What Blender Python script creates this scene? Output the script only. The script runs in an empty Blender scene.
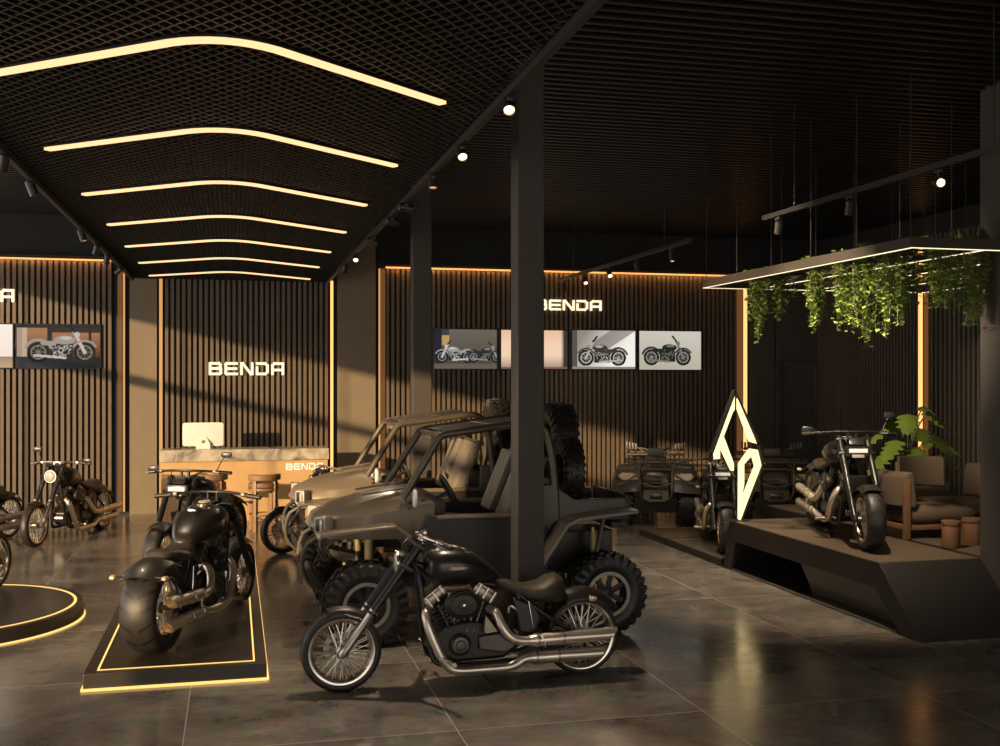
import bpy, bmesh, math, random
from mathutils import Vector, Matrix, noise
random.seed(7)
C = bpy.context.scene.collection
PI = math.pi
R = math.radians
# ------------------------------------------------------------------ camera
F, HC = 1080.0, 2.45
A = math.atan(266 / 1080)
SA, CA = math.sin(A), math.cos(A)
def ray(px, py):
    k = (px - 500) / F
    return Vector((SA + k * CA, CA - k * SA, (379 - py) / F))
def onY(px, py, Y):
    r = ray(px, py); return Vector((0, 0, HC)) + r * (Y / r.y)
cam_d = bpy.data.cameras.new('camera'); cam = bpy.data.objects.new('camera', cam_d); C.objects.link(cam)
cam.location = (0, 0, HC); cam.rotation_euler = (PI / 2, 0, -A)
cam_d.sensor_width = 36; cam_d.lens = 36 * F / 1000; cam_d.shift_y = 0.006; cam_d.clip_end = 200
bpy.context.scene.camera = cam
vs = bpy.context.scene.view_settings
vs.view_transform = 'Standard'; vs.look = 'None'; vs.gamma = 1; vs.exposure = 0.0; vs.use_curve_mapping = False

# ------------------------------------------------------------------ materials
def mat(name, col, rough=.5, metal=0., coat=0., var=0., scale=8., bump=0., emit=None, es=0., spec=.5):
    m = bpy.data.materials.new(name); m.use_nodes = True
    nt = m.node_tree; b = nt.nodes['Principled BSDF']
    b.inputs['Base Color'].default_value = (*col, 1); b.inputs['Roughness'].default_value = rough
    b.inputs['Metallic'].default_value = metal; b.inputs['Coat Weight'].default_value = coat
    b.inputs['Specular IOR Level'].default_value = spec
    if emit: b.inputs['Emission Color'].default_value = (*emit, 1); b.inputs['Emission Strength'].default_value = es
    if var or bump:
        tc = nt.nodes.new('ShaderNodeTexCoord'); n = nt.nodes.new('ShaderNodeTexNoise')
        n.inputs['Scale'].default_value = scale; n.inputs['Detail'].default_value = 5
        nt.links.new(tc.outputs['Object'], n.inputs['Vector'])
        if var:
            mx = nt.nodes.new('ShaderNodeMix'); mx.data_type = 'RGBA'
            mx.inputs[6].default_value = (*[c * (1 - var) for c in col], 1); mx.inputs[7].default_value = (*[min(1, c * (1 + var)) for c in col], 1)
            nt.links.new(n.outputs['Fac'], mx.inputs[0]); nt.links.new(mx.outputs[2], b.inputs['Base Color'])
        if bump:
            bp = nt.nodes.new('ShaderNodeBump'); bp.inputs['Strength'].default_value = bump; bp.inputs['Distance'].default_value = .01
            nt.links.new(n.outputs['Fac'], bp.inputs['Height']); nt.links.new(bp.outputs['Normal'], b.inputs['Normal'])
    return m
M = {}
M['black_metal'] = mat('black_metal', (.018, .017, .016), .42, var=.3)
M['ceiling_black'] = mat('ceiling_black', (.012, .011, .010), .8)
M['fin_black'] = mat('fin_black', (.0075, .0068, .006), .42)
M['mesh_black'] = mat('mesh_black', (.036, .030, .023), .45)
M['wall_dark'] = mat('wall_dark', (.075, .066, .056), .8, var=.15, scale=2)
M['wall_black'] = mat('wall_black', (.016, .015, .014), .75, var=.15)
M['pier'] = mat('pier_plaster', (.19, .15, .10), .8, var=.12, scale=3, bump=.1)
M['column'] = mat('column_plaster', (.065, .055, .044), .7, var=.12, scale=3, bump=.05)
M['slat_wood'] = mat('slat_wood', (.118, .087, .058), .6, var=.2, scale=6)
M['slat_back'] = mat('slat_back', (.014, .012, .010), .8)
M['slat_dark'] = mat('slat_dark', (.10, .082, .064), .6, var=.2, scale=6)
M['paint_black'] = mat('paint_black', (.012, .0105, .009), .33, coat=.25)
M['fender_black'] = mat('fender_black', (.020, .017, .014), .4, coat=.1)
M['black_frame'] = mat('black_frame', (.012, .012, .012), .35)
M['chrome'] = mat('chrome', (.62, .56, .49), .22, 1.)
M['steel'] = mat('steel', (.42, .37, .31), .34, 1., var=.2)
M['exhaust'] = mat('exhaust_steel', (.74, .65, .54), .36, .85, var=.10, scale=4)
M['engine'] = mat('engine_metal', (.115, .102, .088), .4, .8, var=.3, scale=20)
M['engine_dark'] = mat('engine_dark', (.034, .030, .026), .38, .5, var=.25)
M['rocker'] = mat('rocker_metal', (.30, .255, .20), .35, .9)
M['leather'] = mat('leather', (.045, .033, .022), .5, var=.25, scale=14, bump=.3)
M['rubber_plain'] = mat('rubber_plain', (.018, .0155, .013), .46)
M['spoke'] = mat('spoke_wire', (.80, .74, .66), .36, .75)
M['rim_ring'] = mat('rim_ring', (.26, .23, .19), .4, .9, var=.3, scale=30)
M['atv_lens'] = mat('atv_lens', (.62, .46, .30), .25, coat=.6)
M['badge'] = mat('badge', (.26, .13, .085), .4, .6)
M['badge_metal'] = mat('badge_metal', (.5, .42, .33), .3, .9)
M['glass_lamp'] = mat('lamp_glass', (.42, .38, .32), .12, .0, coat=1.)
M['lens_red'] = mat('lens_red', (.09, .018, .012), .2, coat=1)
M['lens_amber'] = mat('lens_amber', (.75, .55, .35), .2, coat=1)
M['mirror_glass'] = mat('mirror_glass', (.85, .8, .72), .06, 1.)
M['gauge_face'] = mat('gauge_face', (.55, .47, .36), .3)
M['utv_body'] = mat('utv_body', (.185, .145, .098), .36, coat=.2, var=.06, scale=2)
M['utv_dark'] = mat('utv_dark', (.028, .025, .022), .5, var=.15)
M['utv_grey'] = mat('utv_grey', (.10, .088, .072), .45, var=.1)
M['utv_tube'] = mat('utv_tube', (.12, .095, .066), .38, .3)
M['utv_lamp'] = mat('utv_lamp_frame', (.42, .38, .33), .4)
M['seat_light'] = mat('seat_vinyl', (.21, .175, .135), .55, var=.12, scale=10, bump=.1)
M['shock_yellow'] = mat('shock_body', (.5, .36, .16), .4, .3)
M['atv_body'] = mat('atv_body', (.06, .044, .028), .32, coat=.4)
M['deck'] = mat('deck_laminate', (.10, .076, .050), .5, var=.15, scale=2)
M['stage_side'] = mat('stage_side', (.014, .0125, .011), .55, var=.12, scale=2)
M['platform_top'] = mat('platform_top', (.035, .028, .021), .32, var=.2, scale=2)
M['wood'] = mat('oak_wood', (.52, .33, .15), .5, var=.18, scale=5)
M['stool_wood'] = mat('stool_wood', (.24, .135, .068), .5, var=.2, scale=9)
M['stool_seat'] = mat('stool_seat', (.20, .115, .062), .6, var=.1)
M['chair_fabric'] = mat('chair_fabric', (.10, .072, .046), .9, var=.12, scale=60, bump=.2)
M['chair_wood'] = mat('chair_wood', (.17, .085, .04), .5, var=.2, scale=9)
M['imac'] = mat('pale_aluminium', (.74, .73, .70), .4, .0)
M['imac_dark'] = mat('imac_port', (.2, .17, .15), .4)
M['leaf_vine'] = mat('leaf_vine', (.16, .23, .04), .45, var=.45, scale=5)
M['leaf_big'] = mat('leaf_big', (.15, .22, .035), .4, var=.4, scale=6)
M['stem'] = mat('stem_green', (.10, .10, .03), .6)
M['pot'] = mat('pot_ceramic', (.03, .027, .024), .6)
M['planter'] = mat('planter_metal', (.05, .039, .027), .5, var=.15)
M['wire'] = mat('wire_grey', (.022, .021, .02), .5)
M['track'] = mat('track_black', (.022, .02, .018), .45)
M['spot_can'] = mat('spot_can', (.03, .027, .024), .4)
M['screen_bezel'] = mat('screen_bezel', (.008, .008, .008), .3)
def emat(name, col, s): return mat(name, (.0, .0, .0), .6, emit=col, es=s)
M['led_chev'] = emat('led_chevron', (1, .60, .30), 1.5)
M['painted_led_glow'] = emat('painted_led_glow', (1, .40, .11), .15)  # dim emission that paints the amber wash next to the bright LED strips
M['led_top'] = emat('led_top', (1, .42, .11), 1.6)
M['led_wall'] = emat('led_wall', (1, .42, .14), 1.9)
M['led_mid'] = emat('led_mid', (1, .48, .15), .75)
M['led_plat'] = emat('led_platform', (1, .60, .17), 1.5)
M['led_planter'] = emat('led_planter', (1, .82, .52), 1.6)
M['sign'] = emat('sign_letters', (1, .83, .55), 1.35)
M['sign_tri'] = emat('sign_rhombus', (1, .78, .37), 1.8)
M['spot_on'] = emat('spot_bulb', (1, .70, .38), 4.0)
M['spot_dim'] = emat('spot_bulb_dim', (1, .55, .25), .8)
M['lamp_on'] = mat('lamp_panel', (.8, .77, .7), .2, emit=(1, .9, .75), es=.25)

def picture_mat():
    m = bpy.data.materials.new('screen_picture'); m.use_nodes = True; nt = m.node_tree
    b = nt.nodes['Principled BSDF']; b.inputs['Base Color'].default_value = (0, 0, 0, 1); b.inputs['Roughness'].default_value = .5; b.inputs['Specular IOR Level'].default_value = .15
    at = nt.nodes.new('ShaderNodeAttribute'); at.attribute_name = 'Col'
    nt.links.new(at.outputs['Color'], b.inputs['Emission Color']); b.inputs['Emission Strength'].default_value = .95
    return m
M['picture'] = picture_mat()

def floor_mat():
    m = bpy.data.materials.new('floor_tile'); m.use_nodes = True; nt = m.node_tree; N = nt.nodes.new; L = nt.links.new
    b = nt.nodes['Principled BSDF']
    geo = N('ShaderNodeNewGeometry'); sep = N('ShaderNodeSeparateXYZ'); L(geo.outputs['Position'], sep.inputs[0])
    def math_(op, a, b2=None):
        n = N('ShaderNodeMath'); n.operation = op
        for i, v in enumerate((a, b2)):
            if v is None: continue
            if isinstance(v, (int, float)): n.inputs[i].default_value = v
            else: L(v, n.inputs[i])
        return n.outputs[0]
    def joint(o, off, pitch):
        t = math_('DIVIDE', math_('SUBTRACT', o, off), pitch)
        fr = math_('SUBTRACT', t, math_('FLOOR', t))
        d = math_('MULTIPLY', math_('MINIMUM', fr, math_('SUBTRACT', 1.0, fr)), pitch)
        return math_('LESS_THAN', d, .0045), math_('FLOOR', t)
    jx, ix = joint(sep.outputs[0], -.334, 1.846); jy, iy = joint(sep.outputs[1], 7.38, 1.885)
    j = math_('MAXIMUM', jx, jy)
    cmb = N('ShaderNodeCombineXYZ'); L(ix, cmb.inputs[0]); L(iy, cmb.inputs[1])
    wn = N('ShaderNodeTexWhiteNoise'); L(cmb.outputs[0], wn.inputs[0])
    off = N('ShaderNodeVectorMath'); off.operation = 'MULTIPLY_ADD'
    L(wn.outputs['Color'], off.inputs[0]); off.inputs[1].default_value = (9, 9, 9); L(geo.outputs['Position'], off.inputs[2])
    mp = N('ShaderNodeMapping'); mp.inputs['Scale'].default_value = (1.0, 1.25, 1); mp.inputs['Rotation'].default_value = (0, 0, .3); L(off.outputs[0], mp.inputs[0])
    n1 = N('ShaderNodeTexNoise'); n1.inputs['Scale'].default_value = 1.1; n1.inputs['Detail'].default_value = 10; n1.inputs['Roughness'].default_value = .68; n1.inputs['Distortion'].default_value = .35; L(mp.outputs[0], n1.inputs['Vector'])
    n2 = N('ShaderNodeTexNoise'); n2.inputs['Scale'].default_value = 7; n2.inputs['Detail'].default_value = 8; n2.inputs['Roughness'].default_value = .7; L(mp.outputs[0], n2.inputs['Vector'])
    cr = N('ShaderNodeValToRGB'); L(n1.outputs['Fac'], cr.inputs[0])
    e = cr.color_ramp.elements; e[0].position = .36; e[0].color = (.088, .079, .070, 1); e[1].position = .68; e[1].color = (.27, .238, .20, 1)
    mx = N('ShaderNodeMix'); mx.data_type = 'RGBA'; mx.blend_type = 'OVERLAY'; mx.inputs[0].default_value = .65
    L(cr.outputs[0], mx.inputs[6]); L(n2.outputs['Color'], mx.inputs[7])
    mj = N('ShaderNodeMix'); mj.data_type = 'RGBA'; L(j, mj.inputs[0]); L(mx.outputs[2], mj.inputs[6]); mj.inputs[7].default_value = (.46, .42, .37, 1)
    L(mj.outputs[2], b.inputs['Base Color'])
    mr = N('ShaderNodeMapRange'); L(n1.outputs['Fac'], mr.inputs[0]); mr.inputs[1].default_value = .3; mr.inputs[2].default_value = .7; mr.inputs[3].default_value = .13; mr.inputs[4].default_value = .23
    L(mr.outputs[0], b.inputs['Roughness'])
    bp = N('ShaderNodeBump'); bp.inputs['Strength'].default_value = .05; bp.inputs['Distance'].default_value = .01; L(n2.outputs['Fac'], bp.inputs['Height']); L(bp.outputs['Normal'], b.inputs['Normal'])
    b.inputs['IOR'].default_value = 1.7; b.inputs['Coat Weight'].default_value = 0
    return m
M['floor'] = floor_mat()

def marble_mat():
    m = mat('marble', (.4, .36, .3), .25); nt = m.node_tree; N = nt.nodes.new; L = nt.links.new
    tc = N('ShaderNodeTexCoord'); n = N('ShaderNodeTexNoise'); n.inputs['Scale'].default_value = 2.6; n.inputs['Detail'].default_value = 8; n.inputs['Distortion'].default_value = 1.2
    L(tc.outputs['Object'], n.inputs['Vector']); cr = N('ShaderNodeValToRGB'); L(n.outputs['Fac'], cr.inputs[0])
    e = cr.color_ramp.elements; e[0].position = .36; e[0].color = (.13, .12, .115, 1); e[1].position = .62; e[1].color = (.50, .44, .35, 1)
    x = e.new(.47); x.color = (.34, .29, .22, 1)
    L(cr.outputs[0], nt.nodes['Principled BSDF'].inputs['Base Color']); return m
M['marble'] = marble_mat()

def tread_mat(name, nseg, skew, width):
    m = mat(name, (.017, .0155, .014), .48); nt = m.node_tree; N = nt.nodes.new; L = nt.links.new
    uv = N('ShaderNodeUVMap'); sp = N('ShaderNodeSeparateXYZ'); L(uv.outputs[0], sp.inputs[0])
    def mm(op, a, b=None):
        n = N('ShaderNodeMath'); n.operation = op
        for i, v in enumerate((a, b)):
            if v is None: continue
            if isinstance(v, (int, float)): n.inputs[i].default_value = v
            else: L(v, n.inputs[i])
        return n.outputs[0]
    dv = mm('ABSOLUTE', mm('SUBTRACT', sp.outputs[1], .5))
    t = mm('FRACT', mm('ADD', mm('MULTIPLY', sp.outputs[0], nseg), mm('MULTIPLY', dv, skew)))
    g = mm('MULTIPLY', mm('LESS_THAN', t, width), mm('MULTIPLY', mm('GREATER_THAN', dv, .05), mm('LESS_THAN', dv, .30)))
    bp = N('ShaderNodeBump'); bp.inputs['Strength'].default_value = 1; bp.inputs['Distance'].default_value = .014; bp.invert = True
    L(g, bp.inputs['Height']); L(bp.outputs['Normal'], nt.nodes['Principled BSDF'].inputs['Normal'])
    mx = N('ShaderNodeMix'); mx.data_type = 'RGBA'; L(g, mx.inputs[0]); mx.inputs[6].default_value = (.021, .018, .0155, 1); mx.inputs[7].default_value = (.005, .005, .005, 1)
    L(mx.outputs[2], nt.nodes['Principled BSDF'].inputs['Base Color']); return m
M['tyre'] = tread_mat('tyre_rubber', 16, 2.6, .2)

# ------------------------------------------------------------------ mesh builder
class MB:
    def __init__(s): s.v = []; s.f = []; s.uv = []; s.M = Matrix.Identity(4)
    def add(s, vs_, fs, uvs=None):
        o = len(s.v); s.v += [tuple(s.M @ Vector(p)) for p in vs_]
        for i, f in enumerate(fs):
            s.f.append([o + k for k in f]); s.uv.append(uvs[i] if uvs else [(0, 0)] * len(f))
        return s
    def box(s, c, size, rot=None, ch=0.):
        hx, hy, hz = [d / 2 for d in size]; c = Vector(c)
        if ch <= 0:
            vs_ = [Vector((x, y, z)) for x in (-hx, hx) for y in (-hy, hy) for z in (-hz, hz)]
            fs = [(0, 1, 3, 2), (4, 6, 7, 5), (0, 4, 5, 1), (2, 3, 7, 6), (0, 2, 6, 4), (1, 5, 7, 3)]
        else:
            bm = bmesh.new(); bmesh.ops.create_cube(bm, size=1)
            for v in bm.verts: v.co = Vector((v.co.x * 2 * hx, v.co.y * 2 * hy, v.co.z * 2 * hz))
            bmesh.ops.bevel(bm, geom=list(bm.edges), offset=min(ch, .45 * min(size)), segments=2, affect='EDGES', profile=.6)
            bm.verts.index_update(); vs_ = [v.co.copy() for v in bm.verts]; fs = [[v.index for v in f.verts] for f in bm.faces]; bm.free()
        if rot is not None: vs_ = [rot @ v for v in vs_]
        return s.add([v + c for v in vs_], fs)
    def tube(s, pts, r, n=8, smooth=0, closed=False, cap=True, flat=1.):
        P = [Vector(p) for p in pts]; rr = list(r) if hasattr(r, '__len__') else [r] * len(P)
        if smooth:
            Q = []; q = []
            m = len(P)
            for i in range(m if closed else m - 1):
                p0 = P[(i - 1) % m] if (closed or i > 0) else P[i]; p1 = P[i]; p2 = P[(i + 1) % m]; p3 = P[(i + 2) % m] if (closed or i + 2 < m) else p2
                for k in range(smooth):
                    t = k / smooth
                    Q.append(.5 * ((2 * p1) + (-p0 + p2) * t + (2 * p0 - 5 * p1 + 4 * p2 - p3) * t * t + (-p0 + 3 * p1 - 3 * p2 + p3) * t ** 3))
                    q.append(rr[i] * (1 - t) + rr[(i + 1) % m] * t)
            if not closed: Q.append(P[-1]); q.append(rr[-1])
            P, rr = Q, q
        m = len(P); vs_ = []; up = None
        for i in range(m):
            a = P[(i - 1) % m] if (closed or i > 0) else P[i]; b = P[(i + 1) % m] if (closed or i < m - 1) else P[i]
            t = (b - a).normalized()
            if up is None:
                up = Vector((0, 0, 1)) if abs(t.z) < .9 else Vector((1, 0, 0))
            up = (up - t * up.dot(t)); up = up.normalized() if up.length > 1e-6 else t.orthogonal().normalized()
            w = t.cross(up)
            for k in range(n):
                th = 2 * PI * (k + .5) / n
                vs_.append(P[i] + (up * math.sin(th) * flat + w * math.cos(th)) * rr[i])
        fs = []
        for i in range(m if closed else m - 1):
            j = (i + 1) % m
            for k in range(n): fs.append((i * n + k, i * n + (k + 1) % n, j * n + (k + 1) % n, j * n + k))
        if cap and not closed: fs += [tuple(range(n))[::-1], tuple((m - 1) * n + k for k in range(n))]
        return s.add(vs_, fs)
    def lathe(s, prof, o, axis='y', n=32, sx=1., sz=1., cap=True):
        o = Vector(o); ax = Vector(axis).normalized() if not isinstance(axis, str) else {'x': Vector((1, 0, 0)), 'y': Vector((0, 1, 0)), 'z': Vector((0, 0, 1))}[axis]
        u = Vector((0, 0, 1)) if abs(ax.z) < .9 else Vector((1, 0, 0)); u = (u - ax * u.dot(ax)).normalized(); w = ax.cross(u)
        vs_ = []
        for r, h in prof:
            for k in range(n):
                th = 2 * PI * k / n; vs_.append(o + ax * h + (w * math.cos(th) * sx + u * math.sin(th) * sz) * max(r, 1e-4))
        fs = []; uvs = []; m = len(prof)
        for i in range(m - 1):
            for k in range(n):
                fs.append((i * n + k, i * n + (k + 1) % n, (i + 1) * n + (k + 1) % n, (i + 1) * n + k))
                a, b = i / (m - 1), (i + 1) / (m - 1); uvs.append([(k / n, a), ((k + 1) / n, a), ((k + 1) / n, b), (k / n, b)])
        if cap:
            for i in (0, m - 1):
                fs.append(tuple(i * n + k for k in range(n))); uvs.append([(0, 0)] * n)
        return s.add(vs_, fs, uvs)
    def prism(s, poly, a, b, plane='xz'):
        def P(p, h):
            if plane == 'xz': return (p[0], h, p[1])
            if plane == 'yz': return (h, p[0], p[1])
            return (p[0], p[1], h)
        n = len(poly); vs_ = [P(p, a) for p in poly] + [P(p, b) for p in poly]
        fs = [tuple(range(n))[::-1], tuple(range(n, 2 * n))] + [(k, (k + 1) % n, n + (k + 1) % n, n + k) for k in range(n)]
        return s.add(vs_, fs)
    def loft(s, rings, cap=True, close=True):
        n = len(rings[0]); vs_ = [p for r in rings for p in r]; fs = []
        for i in range(len(rings) - 1):
            for k in range(n if close else n - 1): fs.append((i * n + k, i * n + (k + 1) % n, (i + 1) * n + (k + 1) % n, (i + 1) * n + k))
        if cap: fs += [tuple(range(n))[::-1], tuple((len(rings) - 1) * n + k for k in range(n))]
        return s.add(vs_, fs)
    def body(s, secs, n=20, e=2.3, flat_bottom=1.):
        """superellipse sections (x, zc, hz, hy) along x"""
        rings = []
        for x, zc, hz, hy in secs:
            r = []
            for k in range(n):
                t = 2 * PI * k / n; cy, cz = math.cos(t), math.sin(t)
                y = hy * math.copysign(abs(cy) ** (2 / e), cy); z = hz * math.copysign(abs(cz) ** (2 / e), cz)
                if z < 0: z *= flat_bottom
                r.append((x, y, zc + z))
            rings.append(r)
        return s.loft(rings)
    def fender(s, cx, cz, rad, hw, a0, a1, drop=.05, th=.008, n=18, m=9, e=2.5):
        def pt(i, j, d):
            a = R(a0 + (a1 - a0) * i / n); t = -1 + 2 * j / m
            rr = rad - drop * abs(t) ** e + d; y = hw * t * (1 - .0)
            return (cx + rr * math.cos(a), y, cz + rr * math.sin(a))
        vs_ = [pt(i, j, 0) for i in range(n + 1) for j in range(m + 1)] + [pt(i, j, -th) for i in range(n + 1) for j in range(m + 1)]
        K = (n + 1) * (m + 1); fs = []
        for i in range(n):
            for j in range(m):
                q = (i * (m + 1) + j, i * (m + 1) + j + 1, (i + 1) * (m + 1) + j + 1, (i + 1) * (m + 1) + j)
                fs += [q, tuple(K + x for x in q[::-1])]
        for i in range(n):
            for j in (0, m): a = i * (m + 1) + j; b = (i + 1) * (m + 1) + j; fs.append((a, b, K + b, K + a))
        for j in range(m):
            for i in (0, n): a = i * (m + 1) + j; b = a + 1; fs.append((a, b, K + b, K + a))
        return s.add(vs_, fs)
    def build(s, name, m, parent=None, bevel=0., smooth=38, seg=2):
        me = bpy.data.meshes.new(name); me.from_pydata(s.v, [], s.f)
        ul = me.uv_layers.new(name='UVMap'); flat = [c for f in s.uv for p in f for c in p]; ul.data.foreach_set('uv', flat)
        bm = bmesh.new(); bm.from_mesh(me); bmesh.ops.recalc_face_normals(bm, faces=bm.faces); bm.to_mesh(me); bm.free()
        if smooth:
            me.polygons.foreach_set('use_smooth', [True] * len(me.polygons)); me.set_sharp_from_angle(angle=R(smooth))
        me.materials.append(M[m] if isinstance(m, str) else m)
        o = bpy.data.objects.new(name, me); C.objects.link(o)
        if parent: o.parent = parent
        if bevel:
            b = o.modifiers.new('bevel', 'BEVEL'); b.width = bevel; b.segments = seg; b.limit_method = 'ANGLE'; b.angle_limit = R(30)
        return o
def tag(o, label=None, cat=None, group=None, kind=None):
    for k, v in (('label', label), ('category', cat), ('group', group), ('kind', kind)):
        if v: o[k] = v
    return o
def empty(name, loc=(0, 0, 0), rz=0., label=None, cat=None, group=None, sc=1.):
    o = bpy.data.objects.new(name, None); C.objects.link(o); o.location = loc; o.rotation_euler = (0, 0, rz); o.scale = (sc,) * 3; o.empty_display_size = .1
    return tag(o, label, cat, group)
def dup(root, loc, rz, label, group=None, skip=(), sc=None):
    r = root.copy(); C.objects.link(r); r.location = loc; r.rotation_euler = (0, 0, rz); r['label'] = label
    if group: r['group'] = group
    if sc: r.scale = (sc,) * 3
    def kids(src, dst):
        for ch in [o for o in src.children]:
            if ch.name.split('.')[0] in skip: continue
            c = ch.copy(); C.objects.link(c); c.parent = dst; kids(ch, c)
    kids(root, r); return r
def struct(o, kind='structure'): o['kind'] = kind; return o

# ------------------------------------------------------------------ room shell
XL, XR, YB, YF, ZC = -7.0, 12.06, 20.6, -9.0, 5.45
struct(MB().box(((XL + XR) / 2, (YF + YB) / 2, -.1), (XR - XL + .4, YB - YF + .4, .2)).build('floor', 'floor', smooth=0))
struct(MB().box(((XL + XR) / 2, (YF + YB) / 2, ZC + .2), (XR - XL + .4, YB - YF + .4, .1)).build('ceiling', 'ceiling_black', smooth=0))
m = MB()
m.box(((XL + 11.0) / 2 - .1, YB + .15, ZC / 2 + .1), (11.0 - XL + .2, .3, ZC + .2))
m.box(((11.0 + XR) / 2, YB + .15, 2.78 + (ZC - 2.78) / 2 + .1), (XR - 11.0, .3, ZC - 2.78 + .2)).box((XR + .15, YB + .15, ZC / 2 + .1), (.3, .3, ZC + .2))
struct(m.build('wall_back', 'wall_black', smooth=0))
struct(MB().box((XR + .1, (YF + YB) / 2, ZC / 2 + .1), (.2, YB - YF, ZC + .2)).build('wall_right', 'wall_black', smooth=0))
# left wall: a glazed front with a deep head, a transom and mullions
WY0, WY1, HEAD, TR0, TR1 = 2.6, 19.6, 4.79, 3.60, 3.77
m = MB()
m.box((XL - .1, (YF + WY0) / 2, ZC / 2 + .1), (.2, WY0 - YF, ZC + .2)).box((XL - .1, (WY1 + YB) / 2, ZC / 2 + .1), (.2, YB - WY1, ZC + .2))
m.box((XL - .1, (WY0 + WY1) / 2, (HEAD + ZC) / 2 + .1), (.2, WY1 - WY0, ZC - HEAD + .2))
struct(m.build('wall_left', 'wall_black', smooth=0))
m = MB(); m.box((XL - .1, (WY0 + WY1) / 2, (TR0 + TR1) / 2), (.1, WY1 - WY0, TR1 - TR0))
for y in (5.6, 8.5, 11.4, 14.3, 17.0): m.box((XL - .1, y, HEAD / 2), (.03, .03, HEAD))
m.box((XL - .1, (WY0 + WY1) / 2, .1), (.1, WY1 - WY0, .2))
struct(m.build('window_1', 'black_metal', smooth=0))
# the street front behind the camera: piers and a header, open between
m = MB(); m.box(((XL + XR) / 2, YF + .1, (4.3 + ZC) / 2 + .1), (XR - XL, .2, ZC - 4.3 + .2))
for x in (XL + .3, -.6, 5.6, XR - .3): m.box((x, YF + .1, 2.15), (.6, .2, 4.3))
struct(m.build('wall_front', 'wall_black', smooth=0))

# slat walls on the back wall
def slats(name, x0, x1, z0, z1, pitch, w, dep, mt, plane='y', at=YB):
    m = MB(); n = int((x1 - x0) / pitch)
    for i in range(n + 1):
        x = x0 + (i + .5) * (x1 - x0) / (n + 1)
        if plane == 'y': m.box((x, at - .02 - dep / 2, (z0 + z1) / 2), (w, dep, z1 - z0))
        else: m.box((at - .02 - dep / 2, x, (z0 + z1) / 2), (dep, w, z1 - z0))
    o = struct(m.build(name, mt, smooth=0))
    b = MB()
    if plane == 'y': b.box(((x0 + x1) / 2, at - .01, (z0 + z1) / 2), (x1 - x0, .02, z1 - z0))
    else: b.box((at - .01, (x0 + x1) / 2, (z0 + z1) / 2), (.02, x1 - x0, z1 - z0))
    k = b.build('backing', 'slat_back', o, smooth=0)
    return o
ZT = 4.55
slats('wall_back_left_slats', XL, -2.12, .06, ZT, .1, .056, .05, 'slat_wood')
slats('wall_back_reception_slats', -1.24, 1.74, .06, 4.3, .1, .056, .05, 'slat_wood')
slats('wall_back_screen_slats', 2.8, 10.12, .06, ZT, .1, .056, .05, 'slat_wood')
slats('wall_right_fine_slats', 17.12, YB, .06, 5.0, .1, .05, .04, 'slat_dark', 'x', XR)
slats('wall_right_wide_slats', 10.0, 16.80, .06, 5.0, .125, .06, .05, 'slat_dark', 'x', XR)
# plaster piers between them
for x0, x1, nm in ((-1.83, -1.36, 'pier_plaster_strip'), (1.9, 2.62, 'pier_plaster_strip')):
    struct(MB().box(((x0 + x1) / 2, YB - .03, ZC / 2), (x1 - x0, .06, ZC)).build('wall_back_pier', 'pier', bevel=.004))
struct(MB().box((10.7, YB - .02, 2.25), (.56, .04, 4.5)).build('wall_back_panel', 'wall_dark', bevel=.004))
struct(MB().box((11.53, YB - .015, 3.8), (1.02, .03, 1.96)).build('wall_back_panel', 'wall_dark', bevel=.004))
struct(MB().box(((XL + XR) / 2, YB - .015, .03), (XR - XL, .03, .06)).build('baseboard_back', 'black_metal', smooth=0))
# door recess
m = MB(); m.box((11.5, YB + .06, 1.36), (.9, .05, 2.72)); dr = struct(m.build('door_1', 'wall_dark', bevel=.004))
MB().box((11.06, YB + .0, 1.38), (.09, .1, 2.76)).box((11.99, YB + .0, 1.38), (.09, .1, 2.76)).box((11.52, YB + .0, 2.76), (1.02, .1, .09)).build('door_frame', 'wall_dark', dr, bevel=.004)
MB().tube([(11.85, YB - .04, .9), (11.85, YB - .04, 1.85)], .018, 8).tube([(11.85, YB + .04, 1.0), (11.85, YB - .04, 1.0)], .01, 6).tube([(11.85, YB + .04, 1.75), (11.85, YB - .04, 1.75)], .01, 6).build('handle', 'utv_dark', dr)

# LED strips of the walls, with emissive bands painting the amber glow beside them
def strip(c, size, mt, label, grp='warm wall edge lights', name='light_strip'):
    o = empty(name, c, 0, label, 'light strip', grp)
    MB().box((0, 0, 0), size).build('diffuser', mt, o, smooth=0)
    s2 = [d + .012 if d < .2 else d for d in size]
    ax = 1 if size[0] > size[1] or size[1] < .2 else 0
    MB().box((0, .014 + size[1] / 2, 0), (s2[0], .02, s2[2])).build('channel', 'black_metal', o, smooth=0)
    return o
strip((-1.995, YB - .07, 2.305), (.08, .02, 4.49), 'painted_led_glow', 'wide painted amber glow ending the slat wall with the garage screen')  # glow of the thin strip next to it, painted as a dim emissive band
strip((-1.925, YB - .08, 2.305), (.03, .03, 4.49), 'led_mid', 'thin bright vertical light strip along the plaster pier, screen side')
strip((-1.29, YB - .08, 2.18), (.055, .03, 4.24), 'led_mid', 'thin amber light strip where the reception slats begin, on the computer side')
strip((1.79, YB - .08, 2.18), (.05, .03, 4.24), 'led_wall', 'bright vertical light strip at the far end of the counter, next to the wide pier')
strip((2.69, YB - .08, 2.305), (.03, .03, 4.49), 'led_mid', 'thin vertical light strip between the wide pier and the long screen wall')
strip((2.76, YB - .07, 2.305), (.08, .02, 4.49), 'painted_led_glow', 'painted amber vertical glow where the long screen wall begins, behind the buggies')  # painted glow of the neighbouring thin strip
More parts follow.
